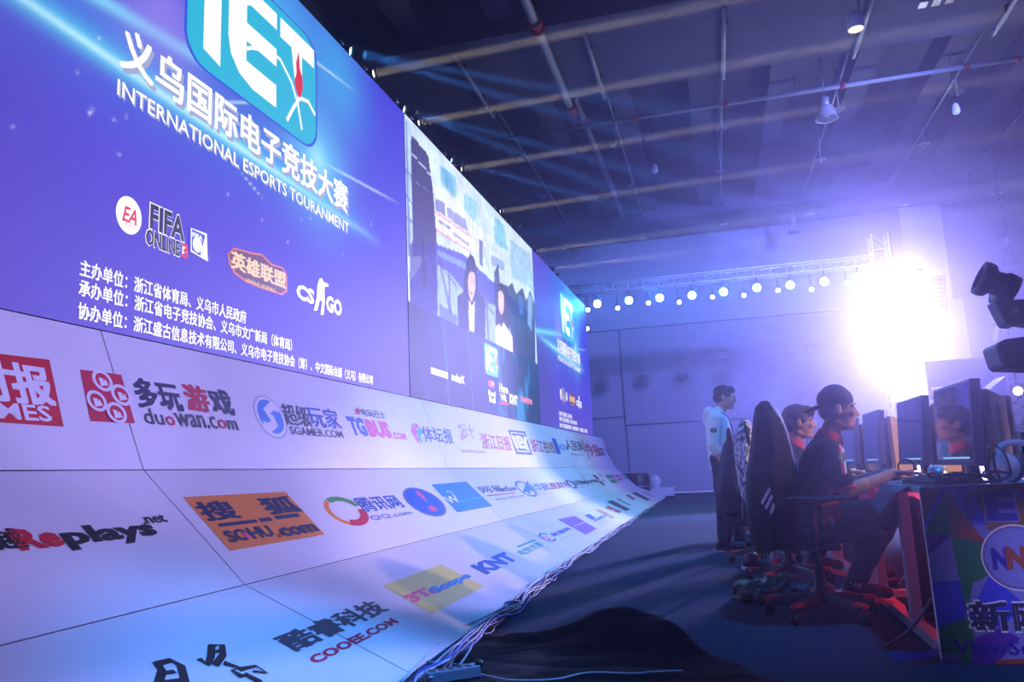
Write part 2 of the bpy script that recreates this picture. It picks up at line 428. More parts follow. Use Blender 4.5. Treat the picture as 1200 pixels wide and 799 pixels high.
def gala(YY0, TT, shift):
    YY = YY0-shift
    c = np.zeros(YY.shape+(3,))+rgb('#4638d0')
    c = mixc(c, '#5a42c8', np.clip((4.2-YY)/2.6, 0, 1)*.75)
    c = mixc(c, '#352c86', np.clip((3.4-YY)/1.6, 0, 1)*np.clip((2.6-TT*1.)/2, 0, 1)*.8)
    c = mixc(c, '#5b4fc9', np.clip((1.3-TT)/1.3, 0, 1)*.7)
    c = mixc(c, '#2f2fd0', np.clip((YY-5.9)/.9, 0, 1)*np.clip((TT-.7)/1.4, 0, 1)*.8)
    a = lp(20, -6); b = lp(420, 268); s_, d = seg_d(YY, TT, a, b)
    fade = np.clip(1.15-s_, 0, 1)*np.clip(s_+.4, 0, 1)
    c = mixc(c, '#2f9ee8', np.exp(-(d/.42)**2)*.8*np.clip(fade*1.3, 0, 1)*np.where((YY-a[0])*(b[1]-a[1])-(TT-a[1])*(b[0]-a[0]) < 0, 1, .35))
    c = mixc(c, '#2f6ee0', np.clip((TT-2.0)/1.0, 0, 1)*np.exp(-((YY-4.6)/1.6)**2)*.75)
    c = mixc(c, '#58d2f5', np.exp(-(d/.085)**2)*np.clip(fade*1.5, 0, 1))
    c = mixc(c, '#c8f8ff', np.exp(-(d/.028)**2)*np.clip(fade*1.6, 0, 1)*.9)
    a = lp(105, -8); b = lp(235, 70); s_, d = seg_d(YY, TT, a, b)
    c = mixc(c, '#7fe4fb', np.exp(-(d/.05)**2)*.8*(s_ < 1.1))
    for q, r_, co, am in ((lp(372, 187), .14, '#f4ffff', 1.), (lp(372, 187), .5, '#62d8fb', .75), (lp(395, 90), .55, '#2fa6e6', .8), (lp(330, 30), .5, '#3fb4ee', .75), (lp(190, 20), .4, '#a08cf0', .6)):
        c = mixc(c, co, np.exp(-(((YY-q[0])/r_)**2+((TT-q[1])/r_)**2))*am)
    for (a, b, wd) in ((lp(372, 187), lp(470, 240), .012), (lp(300, 20), lp(420, 110), .012), (lp(240, 120), lp(330, 120), .01), (lp(280, 200), lp(310, 235), .006)):
        s_, d = seg_d(YY, TT, a, b); c = mixc(c, '#d5f6ff', np.exp(-(d/wd)**2)*np.clip(s_*4, 0, 1)*np.clip((1-s_)*3, 0, 1)*.7)
    rs = np.random.RandomState(3)
    for i in range(26):
        q = (2.2+rs.rand()*4.8, .6+rs.rand()*1.6); c = mixc(c, '#cfd4ff', np.exp(-(((YY-q[0])**2+(TT-q[1])**2)/.012**2))*(.3+.6*rs.rand()))
    # faint diode moire rings
    q = lp(470, 230); rr = np.hypot(YY-q[0], TT-q[1])
    c = c*(1+.10*np.sin(rr*95)*np.exp(-(rr/1.4)**2))[..., None]
    return c
G_white = glow('screen_white', '#ffffff', 1.05); G_grey = glow('screen_grey', '#a9b0d8', .9); G_black = glow('screen_black', '#0a0a12', 1)
G_cyan = glow('screen_cyan', '#1fb6d8', 1.0); G_red = glow('screen_red', '#e0202c', 1); G_blue = glow('screen_blue', '#2a55d8', 1)
G_gold = glow('screen_gold', '#f2cf8c', 1); G_brown = glow('screen_brown', '#5a2414', 1); G_pink = glow('screen_pink', '#f08ab0', 1); G_orange = glow('screen_orange', '#d06a30', 1)
def iet_mark(P, y0, t0, y1, t1, bg, fg, flame, edge=None):
    """event emblem: white I E T on a rounded square with a flame and runner arcs"""
    W_, H_ = y1-y0, t1-t0
    f = lambda x, y: (y0+W_*x, t0+H_*y)
    def rr(g):
        o_ = []
        for cx, cy2, a in ((1-.13-g, 1-.2-g, 0), (.13+g, 1-.2-g, 1), (.13+g, .2+g, 2), (1-.13-g, .2+g, 3)):
            for i in range(7):
                t = PI/2*(a+i/6); o_.append(f(cx+.13*math.cos(t), cy2+.2*math.sin(t)))
        return o_
    if edge: P.poly(rr(-.015), edge, True)
    P.poly(rr(0), bg, True)
    P.poly([f(.10, .14), f(.21, .10), f(.21, .93), f(.10, .93)], fg, True)
    e = [f(.26, .40), f(.26, .78), f(.29, .88), f(.34, .93), f(.63, .93), f(.63, .79), f(.42, .79), f(.39, .76), f(.39, .62), f(.63, .62), f(.63, .47), f(.39, .47), f(.39, .31), f(.63, .31), f(.63, .12), f(.44, .12), f(.34, .17), f(.28, .27)]
    P.poly(e, fg, True)
    P.poly([f(.66, .93), f(.98, .93), f(.98, .76), f(.66, .76)], fg, True)
    P.poly([f(.76, .76), f(.86, .76), f(.86, .58), f(.82, .34), f(.78, .58)], fg, True)
    arc = [(.30, .30), (.42, .44), (.56, .55), (.66, .56), (.76, .45), (.82, .30), (.86, .10)]
    P.line([f(*q) for q in arc], .028*H_, fg, True)
    P.line([f(*q) for q in ((.72, .08), (.78, .24), (.84, .37), (.92, .40), (.99, .33))], .034*H_, fg, True)
    P.poly([f(*q) for q in ((.815, .37), (.785, .47), (.805, .57), (.80, .66), (.825, .78), (.835, .63), (.86, .57), (.865, .47), (.84, .37))], flame, True)
def screen_thing(ya, yb, label):
    r = thing('led_screen', label, 'screen', (-3.3, (ya+yb)/2, 1.745), 'LED screens of the stage wall')
    mb = MB(); a, b = LED.top(ya)[1], LED.top(yb)[1]; g = .008
    mb.prism([(-3.201, ya+g, 1.745), (-3.201, yb-g, 1.745), (-3.201, yb-g, b), (-3.201, ya+g, a)], (-.14, 0, 0))
    mb.build('cabinet', M_plastic, r)
    return r
def gala_screen(ya, yb, label, sh, ny, nt):
    r = screen_thing(ya, yb, label)
    picture('display', r, ya+.01, yb-.01, .0, 3.3, ny, nt, lambda Y, T: gala(Y, T, sh), 1.0)
    S_ = Shift(LED, sh)
    P = Print(S_); a = lp(231, 73); b = lp(368, 105)
    iet_mark(P, a[0]-.12, a[1]-.01, b[0]+.02, a[1]+1.02, G_cyan, G_white, G_red, G_blue); P.build('event_emblem', r, 'cyan rounded square with white letters and red flame')
    P = Print(S_)
    a = lp(139, 77); b = lp(407, 212); a = (a[0], a[1]); 
    P.text('义乌国际电子竞技大赛', (a[0]+.025, a[1]-.025), (b[0]+.025, a[1]+.265), G_grey, .035, 0, True)
    P.text('义乌国际电子竞技大赛', a, (b[0], a[1]+.29), G_white, .035, 0, True)
    a = lp(136, 111); b = lp(408, 273)
    P.text('INTERNATIONAL ESPORTS TOURANMENT', (a[0]+.012, a[1]-.012), (b[0]+.012, a[1]+.093), G_grey, .01, 0, True)
    P.text('INTERNATIONAL ESPORTS TOURANMENT', a, (b[0], a[1]+.105), G_white, .01, 0, True)
    P.build('headline', r, 'large white headline lettering')
    P = Print(S_)
    P.disc((150.5, 252.4), (15, 22), G_white); P.text('EA', (142, 258), (160, 247), G_red, .02, .3); P.text('SPORTS', (144.5, 265), (157, 262.5), G_pink, .0, .2)
    P.build('round_logo', r)
    P = Print(S_)
    for m_, bo, e_ in ((G_white, .05, 0), (G_black, .03, 1)):
        P.text('FIFA', (173.5+e_, 268.2-e_), (217-e_, 255+e_), m_, bo); P.text('ONLINE', (168.7+.7*e_, 286.9-.8*e_), (210.8-.7*e_, 282.5+.8*e_), m_, bo)
    P.text('3', (211.5, 301.5), (219.5, 287), G_white, .1); P.text('3', (211.5, 301.5), (219.5, 287), G_red, .04)
    P.poly([(222, 295), (242, 306.5), (241, 274), (222, 267)], G_white); P.poly([(223, 293), (233, 300), (239, 276), (223, 268.5)], G_blue); P.text('FIFA', (223.5, 277.5), (236, 277), G_white, .04)
    P.disc((229.5, 287), (5.5, 9), G_white)
    P.build('football_game_logo', r)
    P = Print(S_)
    P.poly([(266, 297), (274, 290), (296, 296), (306, 297), (318, 309), (331, 313), (336, 323), (336, 342), (330, 346), (305, 338), (288, 331), (274, 321), (268, 310)], G_orange)
    P.poly([(268, 298), (275, 292.5), (296, 298.5), (306, 299.5), (317, 311), (330, 315), (334, 324), (334, 340), (329, 343.5), (305, 335.5), (289, 328.5), (275.5, 319), (270, 309)], G_brown)
    P.text('英雄联盟', (269.5, 314), (334.5, 320), G_gold, .05); P.text('LEAGUE LEGENDS', (287, 329.5), (322, 339), G_gold, .02)
    P.build('battle_game_logo', r, 'gold lettering on dark bronze shield')
    P = Print(S_)
    P.text('CS', (346.8, 349.5), (367.9, 340), G_white, .05); P.text('GO', (381.5, 364.6), (400, 352.5), G_white, .05)
    P.poly([(374, 326), (377, 326), (378, 330), (384, 333), (384.5, 336), (380, 336), (379.5, 343), (380, 352), (378.5, 369), (375, 369), (376.5, 354), (374.5, 351), (371, 364), (367, 364), (370.5, 347), (371, 336), (372, 331)], G_white)
    P.build('shooter_game_logo', r)
    P = Print(S_)
    hgt = .86*(lp(92.3, 323)[1]-lp(90.9, 346.5)[1])
    for s_, bl, tr in (('主办单位：浙江省体育局、义乌市人民政府', (92.3, 323), (288, 367.8)), ('承办单位：浙江省电子竞技协会、义乌市文广新局（体育局）', (90.9, 346.5), (341.6, 400.4)), ('协办单位：浙江盛古信息技术有限公司、义乌市电子竞技协会（筹）、中文国际会展（义乌）有限公司', (89.8, 373.6), (436, 440.7))):
        a = lp(*bl); b = lp(*tr); P.text(s_, a, (b[0], a[1]+hgt), G_white, .032, 0, True)
    P.build('organiser_lines', r, 'three rows of small white lettering')
    return r
gala_screen(YS[0], YS[1], 'large violet LED screen at left with tournament title and white emblem, nearest the camera', 0., 330, 170)
gala_screen(YS[2], YS[3], 'narrow-looking violet LED screen at the far end of the stage wall, beyond the live picture', YS[2]-YS[0], 170, 90)
# centre screen: live picture over a dark strip of sponsor marks
r = screen_thing(YS[1], YS[2], 'centre LED screen showing two women in a live picture above a dark strip of marks')
def inpoly(YY, TT, pts):
    q = [lp(*p) for p in pts]; ins = np.zeros(YY.shape, bool); n = len(q)
    for i in range(n):
        (x1, y1), (x2, y2) = q[i], q[(i+1) % n]
        cnd = ((y1 > TT) != (y2 > TT)); xx = (x2-x1)*(TT-y1)/((y2-y1) if y2 != y1 else 1e-9)+x1
        ins ^= cnd & (YY < xx)
    return ins.astype(float)
def live(YY, TT):
    A = lambda x, y: (460+x/1.996, 120+y/1.996)
    B = lambda x, y: (480+x/3.331, 280+y/3.329)
    D = lambda x, y: (460+x/4.439, 120+y/4.439)
    n1 = np.vectorize(lambda a, b: noise.noise(Vector((a*2.5, b*2.5, 0))))(YY, TT)
    n2 = np.vectorize(lambda a, b: noise.noise(Vector((a*9, b*9, 3))))(YY, TT)
    c = np.zeros(YY.shape+(3,))+rgb('#d9ecff')
    L_ = [
     ('#b9d4f6', [D(52,50), D(100,120), D(100,260), D(130,560), D(140,800), D(70,800)], .9),
     ('#3f49b8', [D(68,100), D(74,105), D(92,800), D(80,800)], .7), ('#4b58c8', [D(60,330), D(110,400), D(112,412), D(60,345)], .7), ('#4b58c8', [D(60,460), D(115,540), D(117,556), D(62,480)], .7), ('#5a66d0', [D(75,590), D(130,640), D(130,655), D(75,605)], .7),
     ('#8fd0ee', [D(245,320), D(330,390), D(330,500), D(250,420)], .9), ('#63b4e0', [D(255,330), D(300,370), D(320,480), D(258,410)], .8),
     ('#9fdaf0', [D(370,470), D(440,520), D(440,630), D(370,570)], .85), ('#7cc8e6', [D(530,590), D(580,640), D(600,770), D(530,740)], .8),
     ('#f2f8ff', [D(210,420), D(330,500), D(440,640), D(540,720), D(420,790), D(222,660)], .8),
     ('#5b5fb0', [D(222,500), D(270,520), D(275,590), D(222,560)], .8), ('#6a6cbc', [D(280,540), D(380,610), D(390,670), D(285,600)], .7),
     ('#f6f3ff', [D(215,555), D(410,700), D(415,780), D(220,660)], .95), ('#f07898', [D(215,560), D(410,695), D(410,703), D(215,570)], .8), ('#f07898', [D(220,655), D(415,778), D(415,787), D(220,665)], .8),
     ('#5a55b8', [D(240,610), D(300,650), D(300,662), D(240,622)], .8), ('#5a55b8', [D(315,670), D(400,735), D(400,755), D(315,690)], .6),
     ('#20145a', [D(95,165), D(185,275), D(212,480), D(235,800), D(105,800)], .97),
     ('#cfe6ff', [D(100,262), D(215,395), D(215,402), D(100,270)], .9), ('#6f8fd8', [D(120,410), D(205,470), D(205,476), D(120,416)], .6),
     ('#3a35c0', [A(40,420), A(100,330), A(165,355), A(235,420), A(330,500), A(335,625), A(40,470)], .95),
     ('#241c7a', [A(40,330), A(100,330), A(105,495), A(40,470)], .85),
     ('#7f9cf4', [A(105,345), A(165,372), A(200,395), A(198,405), A(160,385), A(105,358)], .9), ('#b6d4ff', [A(105,378), A(135,400), A(165,440), A(330,520), A(330,612), A(140,528), A(105,500)], .75),
     ('#2b3fd0', [A(110,470), A(150,500), A(150,530), A(110,515)], .8),
     ('#101246', [B(45,0), B(56,0), B(66,190), B(50,190)], .8), ('#1a1c58', [B(108,60), B(113,60), B(165,290), B(155,290)], .7), ('#1a1c58', [B(110,85), B(190,190), B(190,198), B(110,93)], .7), ('#1a1c58', [B(150,120), B(155,120), B(162,280), B(152,280)], .7),
     ('#1a1c58', [B(255,200), B(330,290), B(330,300), B(255,210)], .7), ('#1a1c58', [B(298,240), B(304,240), B(310,395), B(302,395)], .7),
     ('#2a2f88', [B(270,0), B(285,10), B(285,110), B(272,100)], .8), ('#dceaff', [B(310,0), B(380,50), B(385,140), B(312,110)], .7), ('#5f7fcc', [B(318,60), B(370,90), B(370,125), B(318,100)], .6),
     ('#8ec4ea', [B(390,0), B(470,60), B(492,230), B(470,190), B(400,150)], .6),
     ('#15185c', [B(330,130), B(345,95), B(352,170), B(385,185), B(400,170), B(415,215), B(440,190), B(455,240), B(470,200), B(490,260), B(490,480), B(405,450), B(390,330), B(330,250)], .9),
     ('#9fb8ea', [B(462,205), B(480,235), B(475,360), B(460,330)], .7), ('#5a76d6', [B(425,215), B(440,225), B(445,300), B(428,290)], .6),
     ('#0c0b30', [B(236,55), B(222,85), B(212,150), B(208,205), B(186,225), B(188,338), B(295,392), B(296,250), B(268,200), B(264,130), B(252,75)], 1),
     ('#e6c4d4', [B(230,135), B(242,125), B(256,140), B(258,185), B(250,225), B(240,246), B(231,215), B(226,170)], 1), ('#f4f0ff', [B(229,235), B(243,262), B(254,240), B(252,378), B(232,366)], .95), ('#b05060', [B(236,205), B(248,208), B(246,217), B(238,214)], .9),
     ('#3c1d40', [B(345,170), B(336,215), B(334,330), B(345,352), B(385,378), B(392,330), B(380,200), B(366,175)], 1),
     ('#f0d0dc', [B(346,205), B(358,200), B(368,222), B(368,275), B(360,298), B(350,285), B(345,250)], 1), ('#fbe9f6', [B(334,345), B(350,330), B(357,345), B(366,325), B(400,375), B(404,450), B(335,412)], 1),
    ]
    for co, pts, am in L_: c = mixc(c, co, inpoly(YY, TT, pts)*am)
    c = c*(1+.22*n1+.25*n2)[..., None]
    return c
tb = lambda Y: 1.06+(Y-7.8)*.008
def centre(YY, TT):
    c = live(YY, TT); low = (TT < tb(YY)).astype(float)
    n1 = np.vectorize(lambda a, b: noise.noise(Vector((a*1.6, b*1.3, 5)))+.5*noise.noise(Vector((a*5, b*2.5, 8))))(YY, TT)
    d = np.zeros(YY.shape+(3,))+rgb('#262758')
    d = mixc(d, '#35356e', np.clip(n1*1.5, 0, 1)*.8)
    d = mixc(d, '#15407c', np.clip((YY-10.2)/1.2, 0, 1)*.8)
    d = mixc(d, '#2a9be0', np.clip(n1*2.2-TT*.9+.5, 0, 1)*np.clip((YY-11)/1, 0, 1)*np.clip((13.9-YY)/.8, 0, 1)*.9)
    d = mixc(d, '#101230', np.clip((8.5-YY)/.5, 0, 1)*.5)
    for q, w_ in (((9.05, .5), .012), ((10.05, .5), .012)): d = mixc(d, '#4fa0d0', np.exp(-((YY-q[0]+.12*(TT-.4))/w_)**2)*.6)
    return c*(1-low[..., None])+d*low[..., None]
picture('display', r, YS[1]+.01, YS[2]-.01, 0, 3.3, 300, 150, centre, 1.0)
def mark():
    return Print(LED)
P = mark(); P.poly([(504.5, 437.5), (524.5, 444), (524.5, 436.5), (504.5, 430)], G_white); P.poly([(506.5, 435.5), (522.5, 440.8), (522.5, 439), (506.5, 433.5)], G_grey); P.build('sponsor_mark', r)
P = mark(); P.text('redarX', (529, 446), (544, 441), G_white, .06); P.build('sponsor_mark', r)
P = mark(); a = lp(568, 437.5); b = lp(584, 441); iet_mark(P, a[0], a[1], b[0], a[1]+.46, G_cyan, G_white, G_red); P.build('event_emblem', r)
P = mark(); P.disc((575.5, 450), (3.6, 4.4), G_red); P.disc((577, 449.5), (1.4, 2.2), G_white); P.text('Red', (572, 463), (580, 459), G_white, .06); P.text('Bull', (573, 471), (580, 466), G_white, .06); P.build('sponsor_mark', r)
P = mark(); P.text('Hero', (585, 459), (595, 452), G_white, .06); P.text('VR', (586, 469), (593.5, 463), G_white, .06); P.poly([(585, 473), (596, 475.5), (596, 472.5), (585, 470)], G_red); P.build('sponsor_mark', r)
P = mark(); P.text('KNT', (597, 473), (606, 464), G_white, .07); P.build('sponsor_mark', r)
P = mark(); P.text('magene', (610, 473), (623.5, 468), G_pink, .06); P.build('sponsor_mark', r)

# ---------------------------------------------------------------- SLOPING SPONSOR BOARDS
SEAM = (-1.27, 3.42, 8.13, 12.85, 17.6, 22.4)
BX = (-1.40, -1.42, -1.51, -1.53, -1.52, -1.50)
E_top = lambda Y: (-3.2, 1.742)
E_12 = lambda Y: (-2.89, .975-.0045*(Y-3.4))
E_23 = lambda Y: (-2.28, .397-.0043*(Y-3.4))
E_b = lambda Y: (float(np.interp(Y, SEAM, BX)), .004)
ROW = [Surf(E_top, E_12, .83), Surf(E_12, E_23, .84), Surf(E_23, E_b, .87)]
M_board = mat('white_board', '#dedde6', .55, var=.05, scale=2.2, bump=.06)
WHERE = ['top', 'middle', 'bottom']; AT = ['nearest the camera', 'second along', 'third along', 'fourth along', 'last by the back wall']
WITH = [['cut-off red logo', 'crimson and blue logos', 'red brush letters', 'small dark marks', 'small red marks'],
        ['black red lettering', 'orange rectangle', 'blue ring mark', 'grey ring mark', 'green marks'],
        ['black brush strokes', 'yellow rectangle', 'purple rectangle', 'dark small marks', 'tiny marks']]
BOARD = {}
for ri, S_ in enumerate(ROW):
    for si in range(5):
        ya, yb = SEAM[si]+.004, SEAM[si+1]-.004
        o = thing('sponsor_board', 'white sponsor board of the %s row with %s, %s' % (WHERE[ri], WITH[ri][si], AT[si]), 'sponsor board', (S_.p((ya+yb)/2, 0)), 'sloping white sponsor boards')
        nY, nT = 8, 4; vs = []; fs = []
        for sgn in (0, -.03):
            for j in range(nT+1):
                for i in range(nY+1): vs.append(S_.p(ya+(yb-ya)*i/nY, S_.L*(.004+.992*j/nT), sgn))
        n = nY+1; K = n*(nT+1)
        for j in range(nT):
            for i in range(nY):
                q = (j*n+i, j*n+i+1, (j+1)*n+i+1, (j+1)*n+i); fs += [q, tuple(K+x for x in reversed(q))]
        for i in range(nY): fs += [(i, K+i, K+i+1, i+1), (nT*n+i, nT*n+i+1, K+nT*n+i+1, K+nT*n+i)]
        for j in range(nT): fs += [(j*n, (j+1)*n, K+(j+1)*n, K+j*n), (j*n+nY, K+j*n+nY, K+(j+1)*n+nY, (j+1)*n+nY)]
        mb = MB(); mb.add(vs, fs); mb.build('board', M_board, o)
        if ri == 2:  # timber props under the board
            mb = MB()
            for yy in (ya+.4, yb-.4): mb.box((-2.7, yy-.03, 0), (-2.64, yy+.03, .30))
            mb.build('prop', mat('raw_timber', '#8a6a48', .8), o)
        BOARD[ri, si] = o
def C_(n, h): return mat('print_'+n, h, .55, var=.04)
K_ = C_('black', '#15151c'); RD = C_('red', '#c8142c'); CR_ = C_('crimson', '#c4123f'); BL = C_('blue', '#2456b8'); NV = C_('navy', '#232a52'); LB = C_('light_blue', '#2f86d8'); CY = C_('cyan', '#30b0d8')
WH = C_('white', '#e8e8ee'); OR = C_('orange', '#e8893a'); YE = C_('yellow', '#d9d27e'); PK = C_('pink', '#e0558a'); PU = C_('purple', '#8a5ab8'); GR = C_('grey', '#77788a'); LG = C_('light_grey', '#b4b6c4'); GN = C_('green', '#4f9a58'); TN = C_('tan', '#c09a7a'); DR = C_('dark_red', '#7a2a3a'); BR = C_('brick', '#b8483c'); DK = C_('charcoal', '#3a3c48'); TE = C_('teal', '#3fa89a')
def logo(ri, px_, name='sponsor_logo', label=None):
    class Ctx: pass
    P = Print(ROW[ri]); Y = ROW[ri].px(*px_)[0]
    si = max(0, min(4, int(np.searchsorted(SEAM, Y))-1)); P.par = BOARD[ri, si]
    P.done = lambda: P.build(name, P.par, label)
    return P
# --- top row
P = logo(0, (40, 450), label='red square logo cut by the frame'); P.poly([(-80, 405), (57.7, 421.5), (74.5, 500), (-60, 491)], RD); P.text('时报', (-33, 468), (54, 430), WH, .06); P.text('TIMES', (-40, 488), (57, 476), WH, .02); P.done()
P = logo(0, (130, 465), label='crimson square logo with white rings'); P.poly([(93.5, 433), (142, 439), (158, 496), (106, 493.5)], CR_)
for c in ((120, 446), (142, 463), (113, 470), (136, 484)):
    P.disc(c, (11, 12), WH); P.disc(c, (7.5, 8.5), CR_); P.line([(c[0]-2, c[1]-3), (c[0]-1, c[1]+4), (c[0]+5, c[1]+2)], .035, WH)
P.done()
P = logo(0, (220, 480), label='dark navy lettering with crimson letters'); P.text('多玩', (162.8, 477.5), (206, 449), NV, .05); P.text('游', (221, 481), (239, 453), CR_, .05); P.text('戏', (251, 485), (267, 458), NV, .05)
P.text('du', (170.8, 496.8), (188, 480), DK, .01); P.text('o', (196, 498.5), (203, 488), CR_, .01); P.text('wan.c', (208, 499.5), (251, 488), DK, .01); P.text('o', (257, 502), (263.5, 492), CR_, .01); P.text('m', (268.5, 503.5), (276, 493), DK, .01); P.done()
P = logo(0, (350, 490), label='blue ring logo and dark blue lettering'); P.disc((317, 488.7), (16.5, 24), LG); P.disc((317, 488.7), (15.2, 22), WH); P.disc((317, 488), (13, 19), LB)
P.line([(325, 479), (318, 476), (312, 482), (318, 489), (322, 496), (316, 501), (309, 498)], .07, WH)
P.text('超级', (336, 498), (358, 476.5), NV, .02); P.text('玩家', (365, 500), (393, 480), BL, .02); P.text('SGAMER.COM', (341.3, 509), (399.7, 505), NV, .01); P.done()
P = logo(0, (445, 500), label='blue and pink lettering under a small star'); P.text('TG', (413, 510), (424, 489.5), BL, .06); P.text('BUS', (434, 512), (453, 494), PK, .07); P.text('.COM', (461, 514.3), (474, 507.5), PK, .04); P.text('电玩巴士', (425, 487.5), (449.3, 482.6), DK, .02)
P.poly([(418.9, 476), (420, 480), (423, 480.5), (420.5, 483), (421.5, 487), (418.9, 484.5), (416, 486), (417, 482), (414.5, 479.5), (418, 479.5)], RD); P.done()
P = logo(0, (510, 510), label='pink and cyan stroke beside blue brush lettering'); P.line([(486, 500), (485, 508), (489, 515), (492, 519)], [.1, .12, .09, .03], PK); P.line([(494.5, 503), (490, 508), (492, 514), (495, 518)], [.05, .08, .08, .03], CY); P.disc((488, 499), (2, 3), PK); P.text('体坛报', (499, 517.7), (527, 503), BL, .02, .25); P.done()
P = logo(0, (548, 505)); P.line([(537, 501), (540, 498), (543, 502), (541, 510), (540, 514), (546, 511)], .05, TN); P.text('计', (546, 513), (553, 498), TN, .01, .2); P.text('浙江青年电子竞技协会', (541, 530), (568, 528), TN, .01); P.done()
P = logo(0, (580, 515), label='red brush lettering'); P.text('浙江日报', (566.5, 526), (595, 511.5), BR, .03, .3); P.done()
P = logo(0, (610, 518), label='blue square emblem with white letters')
P.poly([(595.3, 503.5), (615, 505.5), (624, 533), (605, 532)], BL); P.poly([(598, 506), (613.5, 507.8), (621.5, 530.3), (606.8, 529.3)], WH); P.poly([(599.5, 507.5), (612.8, 509), (620, 528.7), (607.5, 527.7)], BL); P.text('IE', (604.5, 525), (611.5, 511.5), WH, .06); P.text('Y', (611.5, 527), (618, 512), WH, .06); P.done()
P = logo(0, (635, 520), label='red brush lettering'); P.text('浙江在线', (624.5, 529.5), (646.5, 517.5), BR, .03, .3); P.done()
P = logo(0, (655, 522)); P.poly([(646, 513), (651, 514), (657.5, 532), (652.5, 532)], BL); P.text('ACDN', (656, 527), (663, 521), LB, .04); P.done()
P = logo(0, (673, 522)); P.text('人民网', (665, 527.5), (681, 517.5), DK, .03); P.text('people.com.cn', (670, 534), (683, 531.5), GR, .01); P.done()
P = logo(0, (690, 525)); P.line([(682, 515), (691, 537)], .12, DK); P.done()
P = logo(0, (698, 525)); P.text('今报', (689.5, 534), (700, 521), BR, .04); P.done()
P = logo(0, (705, 528)); P.poly([(701, 524.5), (707, 525.5), (710, 533.5), (704, 533)], DK); P.text('iB', (704, 531.5), (708, 527), LG, .02); P.done()
P = logo(0, (712, 530)); P.line([(708, 523), (716, 536)], .14, DR); P.done()
# --- middle row
P = logo(1, (60, 630), label='red and black lettering'); P.text('穿越', (-38, 650), (18, 618), K_, .05); P.text('Re', (25, 646), (60, 616), RD, .05); P.text('plays', (85, 645.5), (172, 609), K_, .045); P.text('.net', (169, 614.5), (189.5, 602.5), K_, .02); P.done()
P = logo(1, (300, 610), label='orange rectangle with dark lettering'); P.poly([(214.2, 582.5), (334.3, 576.2), (380.5, 626.3), (269.5, 645.5)], OR); P.text('搜', (243, 611.5), (266, 586), NV, .06); P.text('狐', (316, 604), (338, 581), NV, .06)
P.line([(255.5, 615.8), (301, 610.5)], .025, NV); P.line([(304, 610), (318, 608)], .03, NV); P.line([(322, 607), (350, 603.5)], .03, NV); P.text('SOHU', (271, 636.5), (312, 615.5), NV, .04); P.disc((289, 628), (3.4, 4.5), PK); P.disc((328, 628), (2.2, 2.6), RD); P.text('com', (333, 629.5), (366, 613.5), NV, .04); P.done()
P = logo(1, (440, 600), label='swirl of green red and orange beside blue lettering')
P.disc((406.4, 598.8), (22, 18), OR, inner=.78, a0=2.2, a1=4.4); P.disc((406.4, 598.8), (22, 18), GN, inner=.7, a0=.3, a1=2.1); P.disc((406.4, 598.8), (22, 18), CR_, inner=.6, a0=4.2, a1=6.3)
P.text('腾讯网', (428, 600.5), (460, 579.5), BL, .02); P.text('QQ.com', (437.4, 610.5), (479.7, 598), BL, .0); P.done()
P = logo(1, (498, 588), label='blue disc with red and white drop'); P.disc((498.2, 588), (20, 18), GR); P.disc((498.2, 588), (18.5, 16.5), BL); P.line([(488, 577), (494, 581), (500, 588)], [.12, .10, .02], PK); P.disc((507, 596), (4.5, 4), PK); P.done()
P = logo(1, (540, 582), label='blue rectangle'); P.poly([(505, 567.7), (546.2, 564.3), (577, 593), (536, 600.5)], LB); P.text('W', (526.5, 590), (533, 580.5), WH, .02); P.line([(523, 576), (528, 575.5), (536, 588)], .02, WH); P.line([(537, 588), (566, 582)], .015, CY); P.done()
P = logo(1, (590, 575)); P.text('网易', (566.5, 578.3), (584, 568.5), DK, .02); P.text('NetEase', (586, 576.5), (601.5, 569), DK, .03); P.line([(571, 581), (603, 577.5)], .015, RD); P.text('www.163.com', (581, 586.5), (612, 579.5), DK, .01); P.done()
P = logo(1, (620, 572)); P.disc((616.5, 572.8), (9, 10), LB, inner=.8); P.poly([(612, 578), (617, 564), (619, 564), (621.5, 580), (617, 576)], LB); P.text('新华社', (623, 576.5), (637, 565.5), LB, .03, .2); P.text('XINHUA', (626, 580.5), (639, 577.5), GR, .0); P.done()
P = logo(1, (650, 568), label='dark red brush lettering'); P.text('凤凰财经', (638.5, 575), (664, 563.5), DR, .03, .3); P.done()
P = logo(1, (672, 566)); P.disc((669.5, 567.5), (4.2, 5.5), DK, inner=.7); P.text('QUEED', (674, 569.5), (681, 562.5), DK, .04); P.text('questmobile', (677, 572), (685, 569.5), GR, .0); P.done()
P = logo(1, (690, 565)); P.poly([(678, 554), (684, 560), (689, 566), (684.5, 562)], BR); P.text('sports', (685.5, 568.5), (698, 561), DK, .05); P.done()
for q, m_ in ((((693.5, 555.8), (698, 556.5), (710, 569), (706, 568.5)), DR), (((700, 555), (704.5, 555), (711, 566), (706.5, 565)), LG), (((708.5, 556.5), (717.5, 556), (724.5, 565.5), (717, 566.2)), GN), (((719, 557), (726, 556), (731, 562), (725, 563.5)), PK), (((727.5, 555.5), (734, 555), (738, 560), (732, 561)), TE)):
    P = logo(1, ((q[0][0]+q[2][0])/2, (q[0][1]+q[2][1])/2)); P.poly(q, m_); a = ((q[0][0]+q[3][0])/2, (q[0][1]+q[3][1])/2); b = ((q[1][0]+q[2][0])/2, (q[1][1]+q[2][1])/2); P.line([a, b], .03, WH); P.done()
